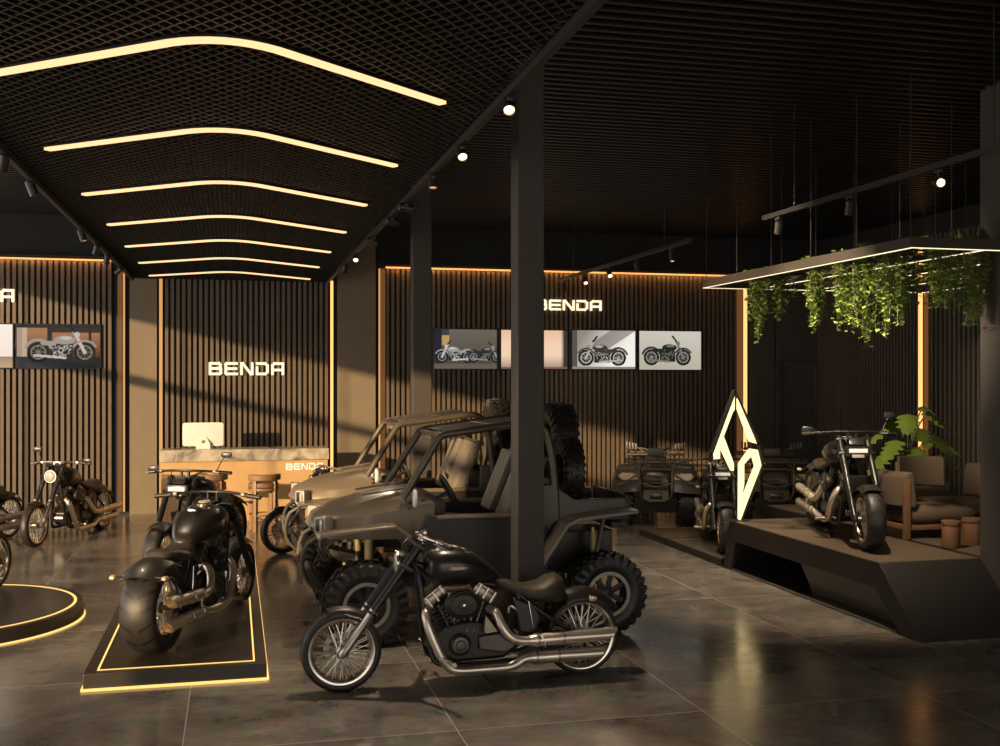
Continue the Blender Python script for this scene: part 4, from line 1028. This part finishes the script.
    # tub
    t = MB(); t.box((.05, 0, .55), (1.5, 1.18, .10)).box((.60, 0, 1.02), (.06, 1.2, .62)).box((-.60, 0, .95), (.06, 1.12, .75)); t.box((.0, 0, .72), (1.1, .22, .3)); t.build('tub', 'utv_dark', root, bevel=.01)
    MB().box((.50, 0, 1.24), (.24, 1.18, .16), Matrix.Rotation(R(-14), 3, 'Y'), ch=.04).build('dashboard', 'utv_dark', root)
    t = MB(); t.box((-1.05, 0, 1.08), (.86, 1.0, .05)).box((-1.46, 0, 1.20), (.04, 1.0, .2)).box((-1.40, 0, 1.0), (.18, .9, .06)); t.build('cargo_bed', 'utv_dark', root, bevel=.008)
    t = MB(); t.box((-1.0, 0, .72), (.8, .5, .4)).tube([(-1.5, .3, .95), (-1.56, 0, .93), (-1.5, -.3, .95)], .02, 8); t.build('engine_block', 'engine_dark', root, bevel=.02)
    # seats
    for sd in (1, -1):
        m = MB(); m.box((.04, sd * .33, .98), (.52, .44, .13), Matrix.Rotation(R(-6), 3, 'Y'), ch=.045); st = m.build('seat', 'leather', root)
        rt = Matrix.Rotation(R(-22), 3, 'Y')
        for k in (-1, 0, 1):
            MB().box(Vector((-.36, sd * .33 + k * .14, 1.40)), (.10, .145, .66), rt, ch=.035).build('backrest_panel', 'seat_light', st)
        MB().box(Vector((-.43, sd * .33, 1.40)), (.06, .48, .68), rt, ch=.02).build('backrest_shell', 'utv_grey', st)
    sw = MB(); c = Vector((.30, .31, 1.36)); rt = Matrix.Rotation(R(-62), 3, 'Y')
    sw.tube([c + rt @ Vector((.17 * math.cos(t), .17 * math.sin(t), 0)) for t in [i * PI / 12 for i in range(24)]], .016, 8, closed=True)
    for a in (0.5, 2.6, 4.7): sw.tube([c, c + rt @ Vector((.165 * math.cos(a), .165 * math.sin(a), 0))], .012, 6)
    sw.tube([c, c + Vector((.22, 0, -.12))], .02, 8); sw.build('steering_wheel', 'utv_dark', root)
    # cage
    for sd in (1, -1):
        y = sd * .57
        MB().tube([(.80, sd * .60, 1.33), (.62, sd * .59, 1.62), (.47, y, 1.86), (.435, y, 1.905), (.385, y, 1.925), (.30, y, 1.937), (-.35, y, 2.02), (-.50, y, 2.02), (-.60, y, 1.94), (-.66, y, 1.72), (-.70, sd * .56, 1.40), (-.72, sd * .55, 1.10)], .036, 12, smooth=2).build('roll_bar', 'utv_tube', root)
    c = MB()
    for x, z in ((.42, 1.905), (-.1, 1.985), (-.52, 2.01)): c.tube([(x, -.56, z), (x, .56, z)], .028, 10)
    c.build('roof_crossbar', 'utv_tube', root)
    m = MB(); m.prism([(.38, 1.935), (-.48, 2.035), (-.48, 2.05), (.38, 1.95)], -.52, .52); m.build('roof_panel', 'utv_dark', root, bevel=.004)
    m = MB(); m.box((.44, 0, 1.87), (.04, .34, .05)); m.build('roof_bracket', 'utv_body', root, bevel=.008)
    # spare wheels
    rough_wheel('spare_wheel', root, (-.99, -.34, 1.80), .38, .27, .2, -1, axis='x')
    rough_wheel('spare_wheel', root, (-.93, .20, 1.53), .32, .20, .18, -1, axis='x')
    MB().tube([(-.82, -.34, 1.1), (-.82, -.34, 1.8), (-.99, -.34, 1.8)], .025, 8).build('spare_carrier', 'utv_tube', root)
    MB().tube([(-.80, .20, 1.1), (-.80, .20, 1.53), (-.93, .20, 1.53)], .025, 8).build('spare_carrier', 'utv_tube', root)
    return root
bg = buggy(); bg.location = (2.33, 10.62, 0); bg.rotation_euler.z = PI
tag(bg, 'tan off-road buggy with roll cage, directly behind the side-on cruiser motorcycle', group='off-road buggies')
dup(bg, (2.29, 13.07, 0), PI, 'tan off-road buggy parked beyond the other buggy, nearer the slat wall')

# ------------------------------------------------------------------ quad bikes
def quad():
    root = empty('quad_bike'); root['category'] = 'quad bike'
    for nm, x, s in (('front_wheel', .62, 1), ('front_wheel', .62, -1), ('rear_wheel', -.62, 1), ('rear_wheel', -.62, -1)):
        rough_wheel(nm, root, (x, s * .45, .31), .30, .24, .155, s, 5)
    for s in (1, -1):
        for nm, pth in (('front_fender', [(1.02, .56), (1.0, .70), (.92, .76), (.45, .82), (.28, .74), (.20, .52)]), ('rear_fender', [(-.22, .52), (-.30, .76), (-.45, .82), (-.95, .80), (-1.06, .66)])):
            rings = [[(x, s * .24, z), (x, s * .60, z - .03), (x, s * .64, z - .09), (x, s * .60, z - .06), (x, s * .24, z - .03)] for x, z in pth]
            MB().loft(rings).build(nm, 'atv_body', root, smooth=25)
        h = MB().prism([(s * .20, .64), (s * .22, .79), (s * .50, .82), (s * .58, .75), (s * .50, .66)], .90, 1.0, 'yz').build('headlight', 'atv_body', root, bevel=.012)
        MB().prism([(s * .24, .70), (s * .25, .775), (s * .49, .80), (s * .55, .75), (s * .48, .69)], .99, 1.012, 'yz').build('lamp_lens', 'atv_lens', h, bevel=.006)
        MB().tube([(.66, s * .45, .34), (.6, s * .2, .42)], .025, 8).build('axle', 'utv_dark', root)
    MB().body([(-.95, .70, .06, .2), (-.7, .74, .10, .26), (-.2, .76, .11, .17), (.1, .78, .13, .16), (.35, .80, .14, .20), (.7, .80, .10, .22), (.9, .76, .09, .22), (.98, .70, .06, .18)], 22, 2.6).build('bodywork', 'atv_body', root, smooth=60)
    MB().body([(-.75, .88, .02, .12), (-.65, .89, .05, .17), (-.2, .88, .05, .15), (.05, .90, .05, .11), (.12, .91, .02, .06)], 18, 2.4).build('seat', 'leather', root, smooth=60)
    m = MB(); m.box((0, 0, .45), (1.3, .36, .34), ch=.04).box((.78, 0, .48), (.2, .4, .3), ch=.03).box((.86, 0, .34), (.16, .62, .24), Matrix.Rotation(R(25), 3, 'Y'), ch=.03).box((0, 0, .32), (.7, .9, .03)); m.build('chassis', 'utv_dark', root)  # wide lower front box is added dark mass for the shade under the nose
    for x0, x1, z, nm in ((.50, 1.02, .96, 'front_rack'), (-1.0, -.45, .97, 'rear_rack')):
        m = MB(); m.tube([(x0, -.46, z), (x1, -.44, z), (x1, .44, z), (x0, .46, z)], .016, 8, closed=True)
        for k in range(5): m.tube([(x0, -.34 + .17 * k, z), (x1, -.34 + .17 * k, z)], .010, 6)
        for s in (1, -1): m.tube([((x0 + x1) / 2, s * .3, z), ((x0 + x1) / 2, s * .26, .78)], .014, 6)
        m.build(nm, 'utv_tube', root)
    m = MB()
    for s in (1, -1): m.tube([(.92, s * .20, .92), (1.06, s * .24, .84), (1.08, s * .24, .55), (.98, s * .18, .38)], .018, 8, smooth=3)
    m.tube([(1.08, .24, .66), (1.09, 0, .60), (1.08, -.24, .66)], .014, 8).tube([(1.06, .22, .86), (1.06, -.22, .86)], .014, 8).box((1.03, 0, .48), (.03, .36, .14)); m.build('bumper', 'utv_tube', root)
    m = MB()
    for s in (1, -1): m.tube([(1.04, s * .24, .80), (1.06, s * .45, .66), (1.0, s * .56, .60), (.92, s * .58, .50)], .013, 7, smooth=3)
    for k in range(4): m.tube([(1.0, -.18, .60 + .05 * k), (1.0, .18, .60 + .05 * k)], .008, 5)
    m.build('brush_guard', 'utv_tube', root)
    m = MB(); m.lathe([(.05, -.09), (.055, -.08), (.055, .08), (.05, .09)], (1.02, 0, .47), 'y', 14); m.box((1.0, 0, .40), (.10, .26, .03)); m.build('winch', 'engine', root)
    m = MB(); m.tube([(.22, -.40, 1.10), (.30, -.22, 1.12), (.34, 0, 1.06), (.30, .22, 1.12), (.22, .40, 1.10)], .016, 8, smooth=4).tube([(.36, 0, 1.06), (.42, 0, .85)], .03, 8); hb = m.build('handlebar', 'utv_dark', root)
    MB().box((.36, 0, 1.06), (.14, .26, .12), ch=.04).build('instrument_pod', 'utv_grey', hb)
    for s in (1, -1):
        MB().tube([(.22, s * .40, 1.10), (.25, s * .29, 1.11)], .022, 8).build('grip', 'rubber_plain', hb)
        m = MB()
        for k in range(4): m.box((.33, s * (.30 + .045 * k), 1.14 + .01 * k), (.03, .034, .10), ch=.01)
        m.tube([(.32, s * .20, 1.08), (.33, s * .30, 1.14)], .014, 6); m.build('hand_guard', 'utv_grey', hb)
    return root
q = quad(); q.location = (7.17, 17.70, 0); q.rotation_euler.z = R(-112); q.scale = (1.13,) * 3
tag(q, 'quad bike with front rack facing forward before the slat wall, free of the rhombus sign', group='quad bikes')
dup(q, (9.08, 17.2, 0), R(-112), 'quad bike partly behind the glowing rhombus sign, by the dark door')

# ------------------------------------------------------------------ lounge
def lounge_chair():
    root = empty('lounge_chair'); root['category'] = 'armchair'
    for x, y, h in ((-.31, .29, .68), (-.31, -.29, .68), (.42, .27, .22), (.42, -.27, .22)):
        MB().box((x, y, h / 2), (.075, .06, h), ch=.012).build('leg', 'chair_wood', root)
    m = MB()
    for y in (.27, -.27): m.box((.05, y, .13), (.68, .045, .055), ch=.008)
    m.box((-.30, 0, .13), (.05, .52, .055), ch=.008).box((.42, 0, .13), (.05, .50, .055), ch=.008); m.build('rail', 'chair_wood', root)
    m = MB(); m.body([(-.28, .26, .06, .24), (-.23, .26, .095, .27), (0, .26, .11, .29), (.45, .26, .105, .29), (.58, .255, .08, .26), (.61, .255, .05, .22)], 24, 3.4); m.build('seat_cushion', 'chair_fabric', root, smooth=70)
    m = MB(); rings = []
    for k in range(13):
        t = -1 + 2 * k / 12; y = .30 * t; x = -.34 + .09 * t * t; d = .05
        rings.append([(x - d, y, .36), (x - d - .03, y, .70), (x - d + .02, y, .76), (x + d - .03, y, .76), (x + d - .01, y, .68), (x + d + .02, y, .38), (x + d, y, .35)])
    m.loft(rings); m.build('backrest', 'chair_fabric', root, bevel=.02, smooth=60)
    return root
lc = lounge_chair(); lc.location = (7.70, 11.03, .636); lc.rotation_euler.z = R(-2)
tag(lc, 'brown wooden armchair directly beside the stage motorcycle, its back to it', group='lounge armchairs')
dup(lc, (9.02, 12.72, .636), R(-112), 'brown armchair with a curved back, under the big leafy plant')
dup(lc, (8.72, 11.55, .636), R(176), 'brown armchair at the column edge, facing the other two armchairs')
def stump(x, y, r, h, label, first=[None]):
    if first[0] is None:
        e = empty('side_table', (x, y, .636), 0, label, 'side table', 'wooden drum tables'); first[0] = e
        MB().lathe([(r * .96, 0), (r, .01), (r, h - .06), (r * .98, h - .055)], (0, 0, 0), 'z', 10).build('drum', 'chair_wood', e)
        MB().lathe([(r * .9, h - .055), (r * .9, h - .04), (r * 1.02, h - .038), (r * 1.04, h - .02), (r, h), (0, h)], (0, 0, 0), 'z', 28).build('table_top', 'chair_wood', e)
        return
    dup(first[0], (x, y, .636), .3, label)
stump(7.49, 10.12, .10, .29, 'small wooden drum table before the armchair beside the stage motorcycle')
stump(7.86, 10.26, .10, .29, 'small wooden drum table touching the column edge, before the armchairs')
# monstera
def leaf_mesh(mb, base, d, up, L, W, lobes=True, nn=10):
    d = d.normalized(); sd = d.cross(up).normalized(); nrm = sd.cross(d).normalized()
    pts = []; 
    for s in (1, -1):
        side = []
        for k in range(nn + 1):
            t = k / nn; wd = W * (math.sin(PI * min(1, t ** .75)) ** .7) * (1 - .15 * t)
            if lobes and k % 2 and 1 < k < nn: wd *= .52
            y = -.25 * L * t * t
            side.append(base + d * (L * t - .10 * L * (1 - t) * (wd > .01)) + sd * s * wd + nrm * (y - .25 * wd))
        pts.append(side)
    mid = [base + d * (L * k / nn) + nrm * (-.25 * L * (k / nn) ** 2) for k in range(nn + 1)]
    vs_ = mid + pts[0] + pts[1]; n = nn + 1; fs = []
    for k in range(nn):
        fs.append((k, k + 1, n + k + 1, n + k)); fs.append((k + 1, k, 2 * n + k, 2 * n + k + 1))
    mb.add(vs_, fs)
e = empty('leafy_plant', (9.44, 13.72, .636), 0, 'big green split-leaf plant behind the armchairs, before the vertical light strip', 'plant')
MB().lathe([(.15, 0), (.19, .03), (.22, .38), (.23, .42), (.20, .42), (.19, .37), (0, .37)], (0, 0, 0), 'z', 28).build('pot', 'pot', e)
lm, sm = MB(), MB(); rnd = random.Random(4)
for k, (az, le, ht) in enumerate([(-150, .50, .95), (-105, .40, .85), (-60, .52, .98), (-15, .52, 1.02), (30, .46, 1.1), (85, .4, 1.25), (-125, .34, 1.32), (-45, .36, 1.36), (-80, .5, .62), (170, .45, 1.1), (-170, .55, .75), (-30, .6, .72), (5, .35, 1.42)]):
    a = R(az); d = Vector((math.cos(a), math.sin(a), 0)); tip = Vector((0, 0, .38)) + d * le * .75 + Vector((0, 0, ht - .38))
    sm.tube([(0, 0, .36), Vector((0, 0, .36)) + d * le * .2 + Vector((0, 0, (ht - .36) * .6)), tip], .011, 6, smooth=4)
    leaf_mesh(lm, tip, d + Vector((0, 0, -.55)), Vector((0, 0, 1)), .42 + .08 * rnd.random(), .19 + .04 * rnd.random())
lm.build('leaves', 'leaf_big', e, smooth=60); sm.build('stems', 'stem', e)

# ------------------------------------------------------------------ hanging planted frame
ZP = 3.69; px0, px1, py0, py1 = 6.2, 9.6, 8.95, 13.6
e = empty('hanging_planter_frame', ((px0 + px1) / 2, (py0 + py1) / 2, ZP), 0, 'suspended rectangular planter frame edged in white light above the stage', 'planter frame')
hx, hy = (px1 - px0) / 2, (py1 - py0) / 2
fr = MB()
for s in (1, -1): fr.box((s * hx, 0, .05), (.05, 2 * hy, .10)); fr.box((0, s * hy, .05), (2 * hx - .05, .05, .10))
fr.build('frame', 'planter', e, bevel=.003)
for k in range(3):
    x = -hx + (k + 1) * 2 * hx / 4
    MB().box((x, 0, .05), (.06, 2 * hy - .06, .08)).build('cross_bar', 'planter', e, smooth=0)
    MB().box((x, 0, .006), (.02, 2 * hy - .1, .006)).build('bar_light', 'led_planter', e, smooth=0)
t = MB()
for k in range(14): t.tube([(-hx + .03, -hy + .2 + k * (2 * hy - .4) / 13, .09), (hx - .03, -hy + .2 + k * (2 * hy - .4) / 13, .09)], .012, 5)
t.build('growing_grid', 'planter', e)
l_ = MB(); 
for s in (1, -1): l_.box((s * (hx - .005), 0, -.003), (.022, 2 * hy + .02, .006)).box((0, s * (hy - .005), -.003), (2 * hx + .02, .022, .006))
l_.build('edge_light', 'led_planter', e, smooth=0)
rnd = random.Random(9)
for i in range(6):
    for j in range(4):
        x = -hx + .02 + j * (2 * hx - .04) / 3; y = -hy + .05 + i * (2 * hy - .1) / 5
        MB().tube([(x, y, .1), (x, y, ZC - ZP - .09)], .006, 5).build('suspension_wire', 'wire', e)
def vine(x, y, wd, ln, label, ns=16, top=True, seed=0):
    e = empty('hanging_vine', (x, y, ZP + .08), 0, label, 'hanging plant', 'vines in the planter frame')
    rn = random.Random(seed); st, lf = MB(), MB()
    for s in range(ns):
        a, b = rn.gauss(0, wd * .42), rn.gauss(0, wd * .42); a = max(-wd, min(wd, a)); b = max(-wd, min(wd, b))
        L = ln * 1.25 * (1 - .55 * (abs(a) / wd) ** 1.2) * rn.uniform(.5, 1.0); n = max(5, int(L / .045))
        P_ = []; 
        for k in range(n + 1):
            t = k / n; P_.append(Vector((a * (1 + .25 * math.sin(3 * t + s)) + .015 * math.sin(9 * t + s), b + .02 * math.cos(7 * t + s), .10 * math.sin(PI * min(1, t * 3)) - L * t)))
        st.tube(P_, .003, 3, cap=False)
        for p in P_:
            for q in range(3):
                az = rn.uniform(0, 2 * PI); d = Vector((math.cos(az), math.sin(az), rn.uniform(-.9, .3))).normalized(); sd = d.cross(Vector((rn.uniform(-.4, .4), rn.uniform(-.4, .4), 1))).normalized()
                sz = rn.uniform(.036, .068); w_ = sz * .42; nr = sd.cross(d) * sz * .12
                b0 = p + Vector((rn.uniform(-.02, .02), rn.uniform(-.02, .02), rn.uniform(-.02, .02)))
                lf.add([b0, b0 + d * sz * .5 + sd * w_ + nr, b0 + d * sz, b0 + d * sz * .5 - sd * w_ + nr], [(0, 1, 2), (0, 2, 3)])
    if top:
        for q in range(18):
            az = rn.uniform(0, 2 * PI); d = Vector((math.cos(az), math.sin(az), rn.uniform(-.2, .9))).normalized(); sd = d.orthogonal().normalized()
            b0 = Vector((rn.uniform(-wd, wd), rn.uniform(-wd, wd), rn.uniform(-.02, .05))); sz = rn.uniform(.04, .07)
            lf.add([b0, b0 + d * sz * .5 + sd * sz * .4, b0 + d * sz, b0 + d * sz * .5 - sd * sz * .4], [(0, 1, 2), (0, 2, 3)])
    st.build('stems', 'stem', e, smooth=0); lf.build('leaves', 'leaf_vine', e, smooth=0)
def vx(px, X): 
    r = ray(px, 300); t = X / r.x; return r.y * t
vines = [(757, 6.35, .13, .74, 'slender long hanging vine at the far corner of the planter frame, over the rhombus sign'),
         (778, 6.6, .15, .50, 'short hanging vine second along the planter frame from its far corner'),
         (817, 6.4, .15, .66, 'narrow hanging vine alone in the gap above the dark door'),
         (847, 6.35, .14, .72, 'bright long narrow hanging vine over the handlebar of the stage motorcycle'),
         (868, 6.75, .12, .78, 'thin darker vine hanging close beside the bright narrow one'),
         (890, 6.6, .23, .74, 'broad bushy hanging vine before the vertical light strip, near the frame corner'),
         (906, 7.6, .16, .50, 'small vine tucked behind the broad bushy one, beside the light strip'),
         (942, 6.95, .26, .56, 'widest hanging vine of the planter frame, beyond the vertical light strip'),
         (970, 7.1, .17, .74, 'long hanging vine touching the column edge')]
for k, (px, X, wd, ln, lab) in enumerate(vines):
    vine(X, vx(px, X), wd, ln, lab, ns=int(16 + 70 * wd), seed=20 + k)
def bush(x, y, r, label, seed):
    e = empty('planter_bush', (x, y, ZP + .1), 0, label, 'plant', 'plants on top of the frame'); rn = random.Random(seed); lf = MB(); st = MB()
    for k in range(12):
        az = rn.uniform(0, 2 * PI); st.tube([(0, 0, 0), (r * .5 * math.cos(az), r * .5 * math.sin(az), r * rn.uniform(.4, 1.))], .005, 4)
    for q in range(160):
        d = Vector((rn.gauss(0, 1), rn.gauss(0, 1), abs(rn.gauss(0, .8)))).normalized(); b0 = Vector((d.x * r, d.y * r, d.z * r * .9)) * rn.uniform(.3, 1)
        sd = d.orthogonal().normalized(); sz = rn.uniform(.05, .10)
        lf.add([b0, b0 + d * sz * .5 + sd * sz * .42, b0 + d * sz - Vector((0, 0, .02)), b0 + d * sz * .5 - sd * sz * .42], [(0, 1, 2), (0, 2, 3)])
    st.build('stems', 'stem', e); lf.build('leaves', 'leaf_vine', e, smooth=0)
bush(7.25, vx(967, 7.25), .20, 'leafy bush growing on top of the planter frame by the column edge', 3)
bush(6.8, vx(868, 6.8), .16, 'low green plant on top of the planter frame, in the middle of its long side', 4)

# ------------------------------------------------------------------ daylight
sun = bpy.data.lights.new('sun', 'SUN'); sun.energy = 6.5; sun.angle = R(.8); sun.color = (1, .70, .39)
so = bpy.data.objects.new('sun', sun); C.objects.link(so)
so.rotation_euler = Vector((.7, .7, -.165)).to_track_quat('-Z', 'Y').to_euler()
w = bpy.data.worlds.new('sky'); bpy.context.scene.world = w; w.use_nodes = True
w.node_tree.nodes['Background'].inputs[0].default_value = (1, .93, .85, 1); w.node_tree.nodes['Background'].inputs[1].default_value = 2.3
cy = bpy.context.scene.cycles
cy.max_bounces = 7; cy.diffuse_bounces = 4; cy.glossy_bounces = 4; cy.sample_clamp_indirect = 6
